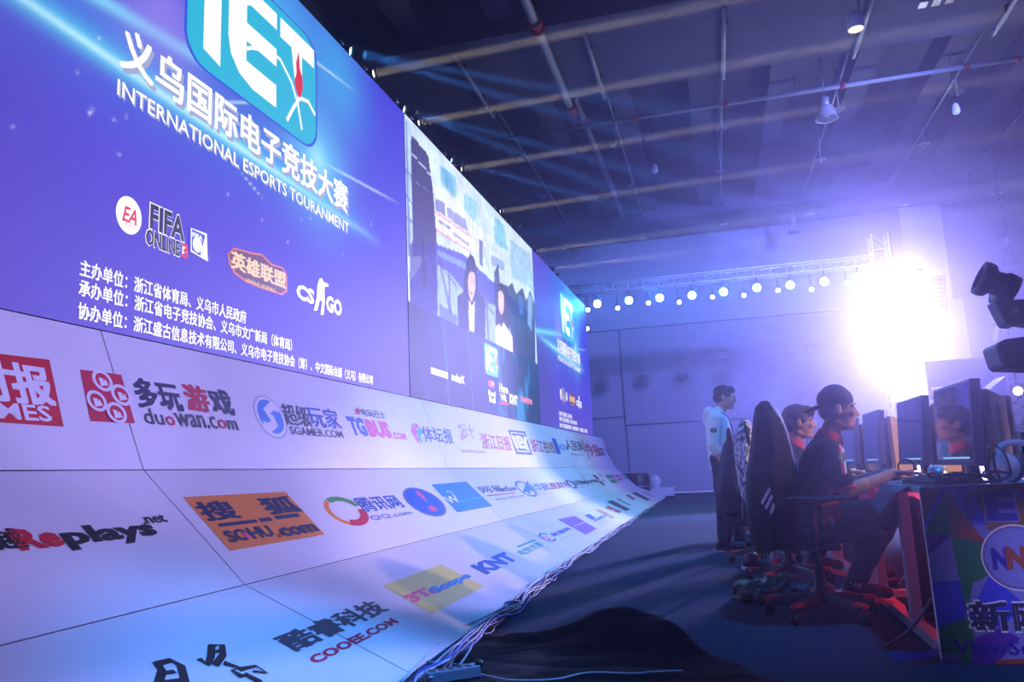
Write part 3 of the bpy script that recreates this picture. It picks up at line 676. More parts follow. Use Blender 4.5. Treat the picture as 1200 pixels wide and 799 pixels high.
# --- bottom row
P = logo(2, (250, 775), label='black brush calligraphy cut by the frame')
for st, wd in (([(183, 776), (190, 786), (186, 800), (182, 812)], .05), ([(184, 778), (200, 774), (212, 780), (217, 800), (214, 812)], .05), ([(187, 790), (205, 787)], .035), ([(190, 800), (214, 797)], .035), ([(233, 772), (243, 779), (247, 770), (248, 757), (260, 756), (261, 768), (252, 780)], .045), ([(246, 765), (258, 763)], .03), ([(262, 777), (280, 783), (272, 786), (285, 794)], [.05, .03, .02, .05]), ([(280, 785), (300, 781), (312, 789), (296, 787)], [.04, .025, .03, .02]), ([(286, 790), (306, 800)], .04)): P.line(st, [q*.62 for q in wd] if isinstance(wd, list) else wd*.62, K_)
P.done()
P = logo(2, (390, 740), label='dark heavy lettering above crimson lettering'); P.text('酷睿科技', (347.5, 764.5), (433.5, 702.5), DK, .06); P.text('COOEE.COM', (371, 778.5), (458, 724), CR_, .045); P.done()
P = logo(2, (508, 690), label='pale yellow rectangle with pink and blue lettering'); P.poly([(448.8, 686.2), (516.7, 661.2), (567.5, 687), (506.2, 719.6)], YE); P.text('3T', (485.4, 706.8), (496, 688.5), PK, .06); P.line([(504, 694.5), (508.5, 692.4)], .035, PK); P.text('Scope', (513.5, 697.5), (544, 671), LB, .06); P.done()
P = logo(2, (575, 660), label='bold blue letters'); P.text('KNT', (570.5, 673.5), (590, 646.5), BL, .07); P.done()
P = logo(2, (620, 640)); P.text('电竞世界', (614, 651.5), (630, 634.5), TE, .05); P.line([(606, 641), (627, 632.5)], .03, TE); P.done()
P = logo(2, (650, 628)); P.disc((641.5, 629.5), (9, 8), LB, inner=.7, a0=.5, a1=5.5); P.disc((640, 631), (5, 4), PK, inner=.5); P.text('新蓝网', (650, 629), (664, 617.5), BL, .03); P.text('cztv.com', (657, 633.5), (669, 626.5), GR, .0); P.done()
P = logo(2, (677, 615), label='purple rectangle'); P.poly([(653, 608.6), (673.5, 604.5), (699.5, 619.5), (686.5, 626.5)], PU); P.text('redefine', (673, 617.5), (687, 610), WH, .02); P.done()
P = logo(2, (697, 608)); P.poly([(685, 604), (690, 602), (698, 607), (694, 609)], BL); P.text('AMD', (698, 611.5), (707, 603), LB, .05); P.text('radeon', (703, 614), (711, 608.5), GR, .0); P.done()
for q, m_, l_ in ((((697.5, 597.5), (702, 596.5), (721, 606), (717, 608)), TN, GR), (((708, 595), (713, 592.5), (728, 599), (726, 601.5)), BR, LG), (((710.5, 588), (717, 586), (739, 597), (733, 598.6)), DK, RD), (((721.5, 584.5), (724, 583.7), (740, 592), (738, 592.5)), GR, LG), (((733, 580), (737, 579.5), (745, 585), (741, 585.5)), RD, LG), (((740, 578), (745, 576.5), (762.5, 585.5), (758, 586.6)), DK, GR), (((752, 576.5), (756, 575.5), (767, 582), (764, 582.5)), LG, GR)):
    P = logo(2, ((q[0][0]+q[2][0])/2, (q[0][1]+q[2][1])/2)); P.poly(q, m_); a = ((q[0][0]+q[3][0])/2, (q[0][1]+q[3][1])/2); b = ((q[1][0]+q[2][0])/2, (q[1][1]+q[2][1])/2); P.line([a, b], .02, l_); P.done()

def roof_z(x, y):
    if any(a <= y <= c for a, c in ((12.9, 15.8), (25.2, 27.4), (1.5, 4.2))): return 9.0
    return 9.35 if any(abs(x-.3-1.78*i) < .24 for i in range(-5, 9)) else ZT
# ================================================================ LIGHTING RIG
def lattice(mb, a, b, u, v, n, r=.012):
    """bracing of a box truss from a to b with cross axes u, v"""
    a = Vector(a); b = Vector(b); u = Vector(u); v = Vector(v)
    for i in range(n):
        p = a+(b-a)*(i/n); q = a+(b-a)*((i+1)/n); m_ = i % 2
        for s_, w_ in ((Vector(), v), (u, v), (Vector(), u), (v, u)):
            x, y = (p+s_, q+s_+w_) if m_ else (p+s_+w_, q+s_)
            mb.frus(x, y, r, n=6, caps=False)
        for s_, w_ in ((Vector(), v), (u, v), (Vector(), u), (v, u)): mb.frus(p+s_, p+s_+w_, r, n=6, caps=False)
M_truss = mat('truss_aluminium', '#e4e6f2', .5, .0)
TY = 21.15
t = thing('lighting_truss', 'horizontal aluminium box truss across the back of the stage', 'truss', (0, TY, 5.78))
for dy in (0, .3):
    for z in (5.78, 6.03): MB().frus((-4.6, TY+dy, z), (4.32, TY+dy, z), .026, n=8).build('chord', M_truss, t)
mb = MB(); lattice(mb, (-4.6, TY, 5.78), (4.32, TY, 5.78), (0, .3, 0), (0, 0, .25), 21); mb.build('bracing', M_truss, t)
t = thing('truss_tower', 'upright aluminium truss tower at the right end of the back truss', 'truss', (4.53, TY+.2, 0))
for x in (4.34, 4.74):
    for y in (TY, TY+.4): MB().frus((x, y, 0), (x, y, 6.62), .028, n=8).build('chord', M_truss, t)
mb = MB(); lattice(mb, (4.34, TY, .05), (4.34, TY, 6.6), (.4, 0, 0), (0, .4, 0), 15, .014); mb.build('bracing', M_truss, t)
MB().box((4.15, TY-.2, 0), (4.93, TY+.6, .04)).build('base_plate', M_steel, t)
L_cy = glow('lens_cyan', '#7fe8ff', 40); L_wh = glow('lens_white', '#f6f4ff', 30); L_bl = glow('lens_blinder', '#f4f2ff', 90); L_warm = glow('lens_warm', '#fff0d0', 20)
ORD = ['first', 'second', 'third', 'fourth', 'fifth', 'sixth', 'seventh', 'eighth', 'ninth']
def par_can(loc, to, lens, R_, label, name='par_can', cat='stage lamp', group=None, hang=None):
    loc = Vector(loc); d = (Vector(to)-loc).normalized()
    o = thing(name, label, cat, loc, group)
    MB().lathe([(0.001, -.24), (R_*.55, -.24), (R_*.8, -.12), (R_*1.05, -.04), (R_*1.05, .02), (R_*.97, .02), (R_*.93, -.01), (.001, -.012)], loc, d, 20).build('housing', M_plastic, o)
    MB().lathe([(.001, .008), (R_*.5, .006), (R_*.93, -.004), (R_*.93, -.009), (.001, -.009)], loc, d, 20).build('lens', lens, o)
    s_ = d.cross(Vector((0, 0, 1))).normalized(); top = loc-d*.08+Vector((0, 0, R_*1.5)); mb = MB()
    for k_ in (-1, 1): mb.frus(loc-d*.08+s_*k_*R_*1.15, top+s_*k_*R_*1.15, .01, n=6)
    mb.frus(top-s_*R_*1.15, top+s_*R_*1.15, .01, n=6)
    if hang: mb.frus(top-Vector((0, 0, .01)), (top.x, TY+(.3 if loc.y > TY+.2 else 0) if hang == 5.78 else top.y, hang+.015), .016, n=6)
    mb.build('yoke', M_steel, o); return o
for i, (x, y) in enumerate(((700, 356), (737, 352), (773, 349), (811, 346), (848, 342), (887, 337), (926, 334), (966, 330), (1005, 326))):
    p = onY(x, y, 21.15)
    par_can(p, (p.x*.35, 5, 0.8), L_cy, .115, 'glowing cyan stage lamp under the back truss, %s from the screen wall' % ORD[i], group='cyan lamps on the back truss', hang=5.78)
    if i % 2 == 0: spot('cyan_lamp_light', p+Vector((0, -.06, 0)), (p.x*.5, 6, 0.2), 240, '#2aa0ff', 55, .6, .1)
for i, (x, y) in enumerate(((689, 363), (724, 361), (760, 355), (796, 354), (835, 348), (872, 346), (912, 340), (951, 339), (992, 331))):
    p = onY(x, y, 21.45)
    par_can(p, (p.x*.35+1, 5, 1.0), L_wh, .06, 'small white lamp under the back truss, %s small one from the screen wall' % ORD[i], group='small white lamps on the back truss', hang=5.78)
p = onY(688, 385, 21.45); par_can(p, (0, 5, 1), L_wh, .06, 'small white lamp alone below the end of the far violet screen', hang=5.78)
# bright blinders on the tower
for i in range(6):
    z = 5.3-.46*i; x = 4.96-.06*i
    o = thing('blinder_lamp', 'blazing white floodlight on the truss tower, %s from the top' % ORD[i], 'floodlight', (x, 20.95, z), 'floodlights stacked on the tower')
    MB().box((x-.42, 20.86, z-.2), (x+.42, 21.06, z+.2)).build('housing', M_plastic, o, .02)
    for sx in (-.2, .2):
        MB().lathe([(.001, .03), (.1, .026), (.165, .012), (.17, .0), (.001, 0)], (x+sx, 20.86, z), (0, -1, 0), 20).build('lens', L_bl, o)
        MB().lathe([(.175, .0), (.195, .03), (.18, .03), (.172, .008)], (x+sx, 20.86, z), (0, -1, 0), 20).build('rim', M_plastic, o)
    MB().box((x-.3, 21.06, z-.03), (4.74, 21.16, z+.03)).build('bracket', M_steel, o)
    spot('blinder_light', (x, 20.8, z), (-2.2+.2*i, 7.0, .6), 3600, '#ac9eff', 44, .5, .2)
p = onY(1063, 458, 20.9); o = par_can(p, (0.5, 3, 1), L_bl, .16, 'single round white lamp low on the tower below the floodlights')
MB().box((p.x-.03, 20.95, p.z-.03), (p.x+.03, 21.2, p.z+.03)).build('bracket', M_steel, o)
# narrow beam lamps along the top of the screens
def beam(mb_r, p, q, r0, r1, m, label, group):
    o = thing('light_beam', label, 'light beam', p, group)
    MB().frus(p, q, r0, r1, 16).build('beam', m, o); return o
def haze_mat(name, dens, col, g):
    m = bpy.data.materials.new(name); m.use_nodes = True; nt = m.node_tree; nt.nodes.clear()
    out = nt.nodes.new('ShaderNodeOutputMaterial'); v = nt.nodes.new('ShaderNodeVolumeScatter')
    v.inputs['Color'].default_value = col; v.inputs['Density'].default_value = dens; v.inputs['Anisotropy'].default_value = g
    nt.links.new(v.outputs[0], out.inputs['Volume']); return m
HZ_beam = haze_mat('haze_in_beam', .10, (1, 1, 1, 1), 0.0)
HZ_fan = haze_mat('haze_in_fan', .08, (.9, .97, 1, 1), 0.0)
for i, (x, y) in enumerate(((437, 92), (490, 149), (540, 198), (586, 252), (629, 301), (648.5, 319))):
    p = onX(x, y, -3.2); zt = LED.top(p.y)[1]+.07; a = Vector((-3.2, p.y, zt)); q = a+Vector((11.5, 0, .02*11.5))
    par_can(a, q, L_warm, .05, 'small beam lamp on top of the screens, %s from the camera' % ORD[i], 'beam_lamp', 'stage lamp', 'beam lamps along the screen top')
    beam(None, a+Vector((.06, 0, 0)), q, .05, .13, HZ_beam, 'pale straight light beam under the roof, %s from the camera' % ORD[i], 'pale light beams across the hall')
    beam_area('beam_lamp_light', a+Vector((.03, 0, 0)), q, .8, '#fff0d6', .045, 1.2)
k = 0
for (x, y), tg in (((412, 66), ((760, 125), (800, 175))), ((475, 138), ((800, 215), (830, 265))), ((530, 188), ((800, 262), )), ((600, 268), ((830, 310),)), ((655, 326), ((860, 350),))):
    p = onX(x, y, -3.2); a = Vector((-3.22, p.y, LED.top(p.y)[1]+.07))
    par_can(a, onY(*tg[0], p.y+.5), L_cy, .05, 'cyan beam lamp on top of the screens, %s cyan one from the camera' % ORD[k], 'beam_lamp', 'stage lamp', 'cyan beam lamps along the screen top')
    for j, g_ in enumerate(tg):
        q = onY(*g_, p.y); q = a+(q-a).normalized()*9.
        beam(None, a+(q-a)*.02, q, .035, .17, HZ_fan, 'soft blue light beam, %s from the %s cyan lamp on the screen top' % (ORD[j], ORD[k]), 'blue light beams across the hall')
        spot('cyan_beam_light', a+(q-a).normalized()*.05, q, 11000, '#2f8cff', 2.4, .6, .03)
    k += 1
# ================================================================ UNDER THE ROOF
M_pipe = mat('grey_pipe', '#a6a8b4', .5, .3)
t = thing('sprinkler_main', 'thick grey pipe with red couplings under the roof, along the hall', 'pipe', (-2.5, 8, 8.75))
MB().tube([(-2.5, 6, 8.75), (-2.5, 15.95, 8.75)], .085, 14).build('pipe', M_pipe, t)
MB().tube(curve_smooth([(-2.5, 15.9, 8.75), (-2.5, 16.05, 8.78), (-2.5, 16.1, 8.95), (-2.5, 16.15, 9.2), (-2.48, 16.4, 9.25)], 4), .085, 12).build('elbow', M_pipe, t)
MB().tube([(-2.48, 16.4, 9.25), (-2.4, 27.3, 9.25)], .085, 14).build('pipe', M_pipe, t)
for y, z in ((12.4, 8.75), (15.8, 8.75), (17.5, 9.25)):
    MB().lathe([(.09, -.17), (.135, -.16), (.135, -.11), (.105, -.1), (.105, .1), (.135, .11), (.135, .16), (.09, .17)], (-2.49, y, z), (0, 1, 0), 14).build('coupling', M_red, t)
t = thing('cross_pipe', 'slim pale pipe with red couplings running across the hall under the roof', 'pipe', (0, 17.5, 9.1))
MB().tube([(-7, 17.5, 9.1), (12, 17.5, 9.1)], .05, 12).build('pipe', M_pipe, t)
for x in (-1.2, .85, 3.4, 5.9, 6.9): MB().frus((x-.05, 17.5, 9.1), (x+.05, 17.5, 9.1), .075).build('coupling', M_red, t)
mb = MB()
for x in (-3.6, 0, 2.4, 5.6): mb.frus((x, 17.5, 9.1), (x, 17.5, 9.5), .012, n=6)
mb.build('hanger', M_steel, t)
for i, (x, n_) in enumerate(((-1.75, 'second'), (.78, 'third'), (3.35, 'fourth'), (5.9, 'fifth'), (8.1, 'sixth'), (-4.3, 'first'))):
    t = thing('branch_pipe', 'thin grey branch pipe along the roof ribs, %s from the screen side' % n_, 'pipe', (x, 16, 9.22), 'thin branch pipes under the roof')
    MB().tube([(x, 15.95, 9.22), (x, 25.1, 9.22)], .028, 8).build('pipe', M_pipe, t)
    MB().tube([(x, 13.2, 8.9), (x, 15.6, 8.9)], .05, 10).build('dropped_pipe', M_pipe, t)
    MB().tube(curve_smooth([(x, 15.55, 8.9), (x, 15.85, 8.9), (x, 15.92, 9.05), (x, 15.97, 9.22)], 4), .04, 8).build('elbow', M_pipe, t)
    mb = MB()
    for y in (13.7, 15.0): mb.frus((x, y, 8.88), (x, y, 9.0), .07, n=8)
    mb.build('clip', M_plastic, t)
for i, (x, y, w_) in enumerate(((845, 150, 'third line, nearest'), (845, 200, 'third line, middle'), (848, 262, 'third line, farthest'), (983, 127, 'fourth line, nearest'), (962, 186, 'fourth line, middle'), (950, 250, 'fourth line, farthest'), (1122, 107, 'fifth line, nearest'), (1083, 168, 'fifth line, middle'), (1058, 240, 'fifth line, farthest'), (1168, 226, 'sixth line'), (722, 170, 'second line, nearest'), (740, 217, 'second line, middle'), (754, 279, 'second line, farthest'), (635, 230, 'first line, nearest'), (663, 291, 'first line, farthest'))):
    p = onZ(x, y, 8.8); t = thing('sprinkler', 'small roof sprinkler with round plate, %s' % w_, 'sprinkler', p, 'roof sprinklers')
    MB().lathe([(.001, .015), (.05, .012), (.14, -.012), (.15, -.018), (.14, -.018), (.05, 0), (.001, 0)], p, (0, 0, 1), 20).build('collector_plate', mat('bright_metal', '#8c8e9a', .3, 1.), t)
    MB().frus(p, (p.x, p.y, roof_z(p.x, p.y)), .014, n=8).build('drop_pipe', M_pipe, t)
    MB().lathe([(.001, -.1), (.03, -.1), (.03, -.085), (.012, -.08), (.018, -.03), (.02, 0)], p, (0, 0, 1), 10).build('head', M_alu, t)
M_shade = mat('lamp_shade_grey', '#c4c6d2', .35, .5)
for i, (x, y, Z, k_, lb) in enumerate(((968, 131, 8.45, 1., 'grey bell-shaped high bay lamp hanging under the slim cross pipe'), (930, 266, 8.3, 1., 'bell-shaped high bay lamp far back under the roof, left of the white column'), (1184, 303, 6.5, 1., 'bell-shaped high bay lamp far back at the right, above the video camera'))):
    p = onZ(x, y, Z); t = thing('high_bay_lamp', lb, 'ceiling lamp', p, 'bell-shaped roof lamps')
    MB().lathe([(.09, .14), (.13, .12), (.17, .06), (.21, -.06), (.235, -.16), (.245, -.17), (.235, -.165), (.2, -.06), (.15, .06), (.001, .1)], p, (0, 0, 1), 24).build('shade', M_shade, t)
    MB().lathe([(.001, .34), (.07, .34), (.1, .32), (.1, .16), (.09, .14), (.001, .13)], p, (0, 0, 1), 20).build('ballast', M_shade, t)
    MB().frus(p+Vector((0, 0, .34)), (p.x, p.y, roof_z(p.x, p.y)), .012, n=8).build('rod', M_steel, t)
    MB().ball(p+Vector((0, 0, -.02)), .07, (1, 1, 1.4), 12).build('bulb', mat('bulb_glass', '#e8e8f0', .15, 0), t)
for x, y, Z, lb in ((767, 196, 8.5, 'small white bulb lamp on a long cord, left of the third sprinkler line'), (1120, 126, 8.4, 'small faceted hanging lamp below the nearest sprinkler of the fifth line'), (1179, 281, 6.7, 'small hanging bulb lamp far back at the right edge')):
    p = onZ(x, y, Z); t = thing('bulb_lamp', lb, 'ceiling lamp', p)
    MB().lathe([(.001, -.16), (.06, -.15), (.085, -.1), (.08, -.02), (.055, .06), (.03, .1), (.001, .1)], p, (0, 0, 1), 14).build('bulb', mat('frosted_glass', '#d8daea', .3), t)
    MB().frus(p+Vector((0, 0, .1)), p+Vector((0, 0, .18)), .035, n=10).build('socket', M_plastic, t)
    MB().frus(p+Vector((0, 0, .18)), (p.x, p.y, roof_z(p.x, p.y)), .006, n=6).build('cord', M_plastic, t)
p = onZ(1002, 26, 8.6); t = thing('spot_downlight', 'white cylindrical ceiling spotlight, lit warm, under the wide roof beam', 'ceiling lamp', p)
MB().lathe([(.13, -.14), (.145, -.14), (.15, .14), (.13, .16), (.001, .16)], p, (0, 0, 1), 24).build('housing', M_white, t)
MB().lathe([(.001, -.1), (.128, -.1), (.128, -.14)], p, (0, 0, 1), 24).build('lens', glow('downlight_glow', '#ffe6c4', 1.6), t)
mb = MB(); mb.frus(p+Vector((.1, 0, .16)), (p.x+.1, p.y, 9.0), .015, n=8); mb.ball(p+Vector((.16, 0, .1)), .03); mb.build('bracket', M_steel, t)
p = onZ(1098, 2, 8.9); t = thing('roof_bracket', 'pale metal bracket at the top edge of the photo under the wide roof beam', 'bracket', p)
mb = MB()
for i in range(3): mb.box((p.x-.3+.22*i, p.y-.1, p.z-.02), (p.x-.16+.22*i, p.y+.1, p.z+.02)); mb.frus((p.x-.23+.22*i, p.y, p.z), (p.x-.23+.22*i, p.y, 9.0), .02)
mb.build('plate', M_alu, t)
q = [onY(1064, 327, 24.9), onY(1108, 322, 24.9), onY(1111, 364, 24.9), onY(1066, 368, 24.9)]
t = thing('poster', 'pinkish poster with rows of print on the white column at the back right', 'poster', (q[0].x, 24.9, q[3].z))
MB().prism(q, (0, .06, 0)).build('sheet', mat('poster_pink', '#c8a0b4', .6), t)
mb = MB()
for i in range(7):
    s_ = .12+.12*i; a_ = q[0]*(1-s_)+q[3]*s_; b_ = q[1]*(1-s_)+q[2]*s_; m0 = a_*.55+b_*.45; m1 = a_*.1+b_*.9
    mb.prism([m0+Vector((0, -.004, .03)), m1+Vector((0, -.004, .03)), m1+Vector((0, -.004, -.03)), m0+Vector((0, -.004, -.03))], (0, .003, 0))
mb.build('print_rows', mat('poster_print', '#a07898', .6), t)
# ---- faint backdrop with the event name at the back right, and the lit exhibit stand
t = thing('backdrop_board', 'tall blue-grey backdrop board with white event lettering at the back right', 'board', (4.2, 14.0, 0))
BS = EndSurf(14.0); a = BS.px(1085, 432); b = BS.px(1152, 520)
MB().box((a[0], 14.0, 0.02), (b[0]+.3, 14.06, a[1]+.12)).build('panel', mat('backdrop_blue', '#6d74b4', .6), t)
P = Print(BS); P.text('IET', (1093, 464.5), (1112, 452.5), WH, .06); P.text('2016义乌国际电子竞技大赛', (1084, 472), (1132, 466), WH, .02); P.line([(1094, 478), (1118, 475.5)], .02, WH); P.build('lettering', t)
for x in (a[0]+.2, b[0]): MB().box((x-.04, 14.06, 0), (x+.04, 14.7, .05)).build('foot', M_steel, t)
t = thing('exhibit_stand', 'grey slanted exhibit stand with white lit grid edge behind the monitors at right', 'stand', (4.0, 12.0, 0))
q = [onY(1160, 456, 12.), onY(1179, 440, 12.), onY(1192, 525, 12.), onY(1160, 530, 12.)]
MB().prism([q[0], q[1], q[2], (q[2].x, 12, 0), (q[3].x, 12, 0)], (0, .5, 0)).build('side_panel', mat('stand_grey', '#8f8fb0', .7), t)
q = [onY(1179, 440, 11.98), onY(1188, 441, 11.98), onY(1199, 512, 11.98), onY(1191, 512, 11.98)]
MB().prism(q, (0, .03, 0)).build('white_edge', M_white, t)
mb = MB()
for i in range(5):
    s_ = (i+.3)/5.2; p0 = q[0]*(1-s_)+q[3]*s_; p1 = q[1]*(1-s_)+q[2]*s_; mb.frus(p0-Vector((0, .02, 0)), p1-Vector((0, .02, 0)), .012, n=6)
mb.build('grid_bar', M_steel, t)
p = onY(1193, 458, 11.6); par_can(p, (1, 2, 1), glow('lens_stand', '#fff6e0', 12), .06, 'bright warm lamp beside the exhibit stand at the right edge', hang=p.z+.9)
t = thing('trophy_display', 'pale yellow-green sparkling display behind the lamp at the right edge', 'display', (4.6, 12.4, 0))
mb = MB(); rs = random.Random(4)
p = onY(1197, 490, 12.4)
MB().box((p.x-.12, 12.35, 0), (p.x+1., 12.75, 1.15)).build('plinth', mat('stand_grey', '#8f8fb0', .7), t)
for i in range(60): mb.ball((p.x-.1+rs.random()*1., 12.4+rs.random()*.3, 1.15+rs.random()*.62), .04+rs.random()*.05, (1, 1, .8), 8)
mb.build('ornaments', tag(mat('sparkle_olive', '#c2c07a', .25, .4)) if False else mat('sparkle_olive', '#c2c07a', .25, .4), t)
# ---- video camera at the right edge
t = thing('video_camera', 'black broadcast video camera cut by the right edge, lens hood pointing left', 'video camera', (1.3, 2.4, 0))
F = lambda x, y, Y=2.4: onY(x, y, Y)
mb = MB(); a = F(1186, 338); b = F(1162, 330); d = (b-a).normalized()
mb.lathe([(.001, -.01), (.036, -.01), (.04, .02), (.034, .03), (.034, .05), (.047, .06), (.05, .075), (.048, .088), (.036, .088), (.03, .07), (.001, .07)], a, d, 24); mb.build('eyepiece', M_plastic, t)
mb = MB(); mb.prism([F(1168, 349), F(1171, 322), F(1194, 327), F(1189, 352)], (0, .08, 0)); mb.build('viewfinder_body', M_plastic, t, .006)
mb = MB(); mb.prism([F(1165, 352), F(1200, 350), F(1240, 352), F(1238, 384), F(1196, 378), F(1191, 381), F(1180, 380), F(1173, 368)], (0, .07, 0)); mb.build('handle_body', M_plastic, t, .005)
MB().prism([F(1184, 367, 2.395), F(1193, 358, 2.395), F(1192, 366, 2.395)], (0, -.004, 0)).build('emblem', mat('badge_grey', '#8c8c98', .4), t)
mb = MB(); mb.prism([F(1167, 403), F(1180, 396.5), F(1200, 394), F(1260, 390), F(1260, 432), F(1183, 430.5), F(1176, 429)], (0, .13, 0)); mb.build('lens_hood', M_plastic, t, .01)
a = F(1190, 412, 2.46); b = F(1420, 408, 2.46)
mb = MB(); mb.lathe([(.045, -.02), (.062, 0), (.062, .06), (.056, .065), (.056, .1), (.06, .105), (.06, .16), (.05, .17), (.05, .3), (.001, .3)], F(1215, 411, 2.46), (b-a).normalized(), 20); mb.build('lens_barrel', M_plastic, t)
mb = MB(); c0 = F(1330, 400, 2.4); mb.box((c0.x-.05, 2.39, c0.z-.09), (c0.x+.32, 2.52, c0.z+.11)); mb.frus((c0.x-.02, 2.45, c0.z+.05), F(1215, 366, 2.45), .02); mb.build('body', M_plastic, t, .01)
cx_ = c0.x+.12; mb = MB(); mb.box((cx_-.06, 2.39, c0.z-.16), (cx_+.06, 2.51, c0.z-.09)); mb.frus((cx_, 2.45, c0.z-.16), (cx_, 2.45, .55), .03)
for an in (.5, 2.6, 4.7): mb.frus((cx_, 2.45, .9), (cx_+.42*math.cos(an), 2.45+.42*math.sin(an), 0.01), .017)
mb.build('tripod', M_plastic, t)
# ================================================================ PLAYERS' ROW
M_desk = mat('desk_white', '#c9c9d2', .45, var=.05); M_leg = mat('desk_frame_grey', '#a9aab6', .4, .3)
M_chair = mat('black_mesh_fabric', '#121217', .85, var=.3, scale=60, spec=.25); M_tip = mat('red_plastic', '#c81f2c', .4); M_base = mat('dark_nylon', '#24242c', .45)
DZ = .735
for i, (ya, yb, lb) in enumerate(((3.86, 5.42, 'white-topped player desk nearest the camera, behind the printed end board'), (5.44, 7.2, 'white-topped player desk second from the camera'), (7.22, 9.0, 'white-topped player desk third from the camera'), (9.02, 10.8, 'white-topped player desk farthest from the camera'))):
    t = thing('player_desk', lb, 'desk', (1.7, (ya+yb)/2, 0), 'player desks in a row')
    MB().box((.86, ya, DZ-.03), (2.55, yb, DZ)).build('desk_top', M_desk, t, .004)
    for x in (.88, 2.47):
        for y in (ya+.62 if i == 0 else ya+.18, yb-.1):
            mb = MB(); mb.box((x, y-.03, .05), (x+.055, y+.03, DZ-.03)); mb.build('leg', M_leg, t, .003)
        mb = MB(); mb.box((x-.005, ya+.02, .0), (x+.06, yb-.02, .05)); mb.build('foot_rail', M_leg, t, .003)
    MB().box((1.62, ya+.05, .25), (1.65, yb-.05, DZ-.03)).build('modesty_panel', M_desk, t)
    MB().box((.92, ya+.1, DZ-.075), (2.5, ya+.14, DZ-.03)).build('cross_beam', M_leg, t)
# printed board closing the near end of the row
t = thing('end_board', 'printed board of coloured triangles with large lettering closing the near desk end', 'board', (1.7, 3.81, 0))
MB().box((.85, 3.81, .01), (2.6, 3.84, DZ+.005)).build('panel', M_white, t)
ES = EndSurf(3.81)
BR2 = mat('print_bronze', '#8a5f3a', .5); GN2 = mat('print_deep_green', '#1c7a48', .5); VI2 = mat('print_violet', '#5a2aa8', .5); BL2 = mat('print_royal', '#3a44d8', .5); LV2 = mat('print_lavender', '#8084c8', .5); RU2 = mat('print_rust', '#a04a30', .5); IN2 = mat('print_indigo', '#2a1ca0', .5)
P = Print(ES); z = lambda x, y: (1020+x/3.083, 540+y/3.083)
for m_, q in ((LV2, [z(176, 100), z(700, 70), z(700, 735), z(262, 735)]), (BR2, [z(177, 103), z(255, 99), z(194, 222)]), (BL2, [z(255, 99), z(285, 97), z(197, 262), z(194, 222)]), (GN2, [z(270, 106), z(290, 268), z(197, 258)]), (BR2, [z(270, 106), z(370, 235), z(420, 300), z(290, 268)]), (RU2, [z(365, 232), z(420, 300), z(290, 268)]),
    (BL2, [z(285, 97), z(370, 94), z(425, 230), z(365, 232)]), (BR2, [z(370, 94), z(700, 70), z(700, 260), z(425, 250)]), (VI2, [z(197, 258), z(290, 268), z(207, 340)]), (GN2, [z(290, 268), z(420, 300), z(430, 410), z(370, 440), z(345, 560)]), (BL2, [z(224, 440), z(320, 430), z(350, 560), z(245, 605)]),
    (BL2, [z(430, 410), z(560, 520), z(470, 600), z(350, 560)]), (GN2, [z(350, 560), z(375, 640), z(360, 735), z(256, 690), z(245, 605)]), (VI2, [z(375, 640), z(470, 600), z(540, 640), z(450, 735), z(360, 735)]), (LV2, [z(256, 690), z(320, 700), z(290, 735), z(262, 735)]), (RU2, [z(450, 718), z(700, 705), z(700, 735), z(450, 735)])): P.poly(q, m_)
P.build('triangle_pattern', t)
P = Print(ES); P.k = 18
def blk(q, m_):
    c = sum((Vector((x, y)) for x, y in q), Vector((0, 0)))/len(q)
    P.poly([tuple(c+(Vector(p)-c)*1.07+Vector((0, 0))) for p in q], LV2) if len(q) == 4 else None
    P.poly(q, m_)
blk([z(333, 113), z(367, 111), z(382, 216), z(347, 218)], IN2)
P.text('E', z(414, 222), z(520, 104), LV2, .1); P.text('E', z(419, 217), z(515, 107), IN2, .06)
blk([z(527, 103), z(640, 97), z(643, 130), z(531, 136)], IN2); blk([z(565, 136), z(600, 134), z(616, 208), z(580, 210)], IN2)
P.build('event_lettering', t, 'large indigo capital letters')
P = Print(ES); P.k = 18; c0 = ES.px(*z(528, 348)); r_ = abs(ES.px(*z(398, 352))[0]-c0[0])
for rr_, m_ in ((1.0, WH), (.955, RU2), (.935, LV2), (.91, IN2), (.895, LV2)): P.disc(c0, (r_*rr_, r_*rr_), m_, True)
P.text('N', z(441, 393), z(493, 313), IN2, .07); P.text('N', z(493, 391), z(556, 307), RU2, .07); P.build('round_emblem', t, 'pale disc with two bold letters')
P = Print(ES); P.k = 18; a = ES.px(*z(362, 612)); b = ES.px(*z(487, 505)); hh = b[1]-a[1]; ww = b[0]-a[0]
P.text('新网', (a[0]-.008, a[1]-.008), (a[0]+2.1*ww+.008, b[1]+.008), WH, .12, 0, True); P.text('新网', a, (a[0]+2.1*ww, b[1]), NV, .05, 0, True)
a = ES.px(*z(302, 697)); b = ES.px(*z(440, 640)); P.text('ViewSonic', a, (a[0]+.42, a[1]+.062), IN2, .02, 0, True); P.build('lower_lettering', t)
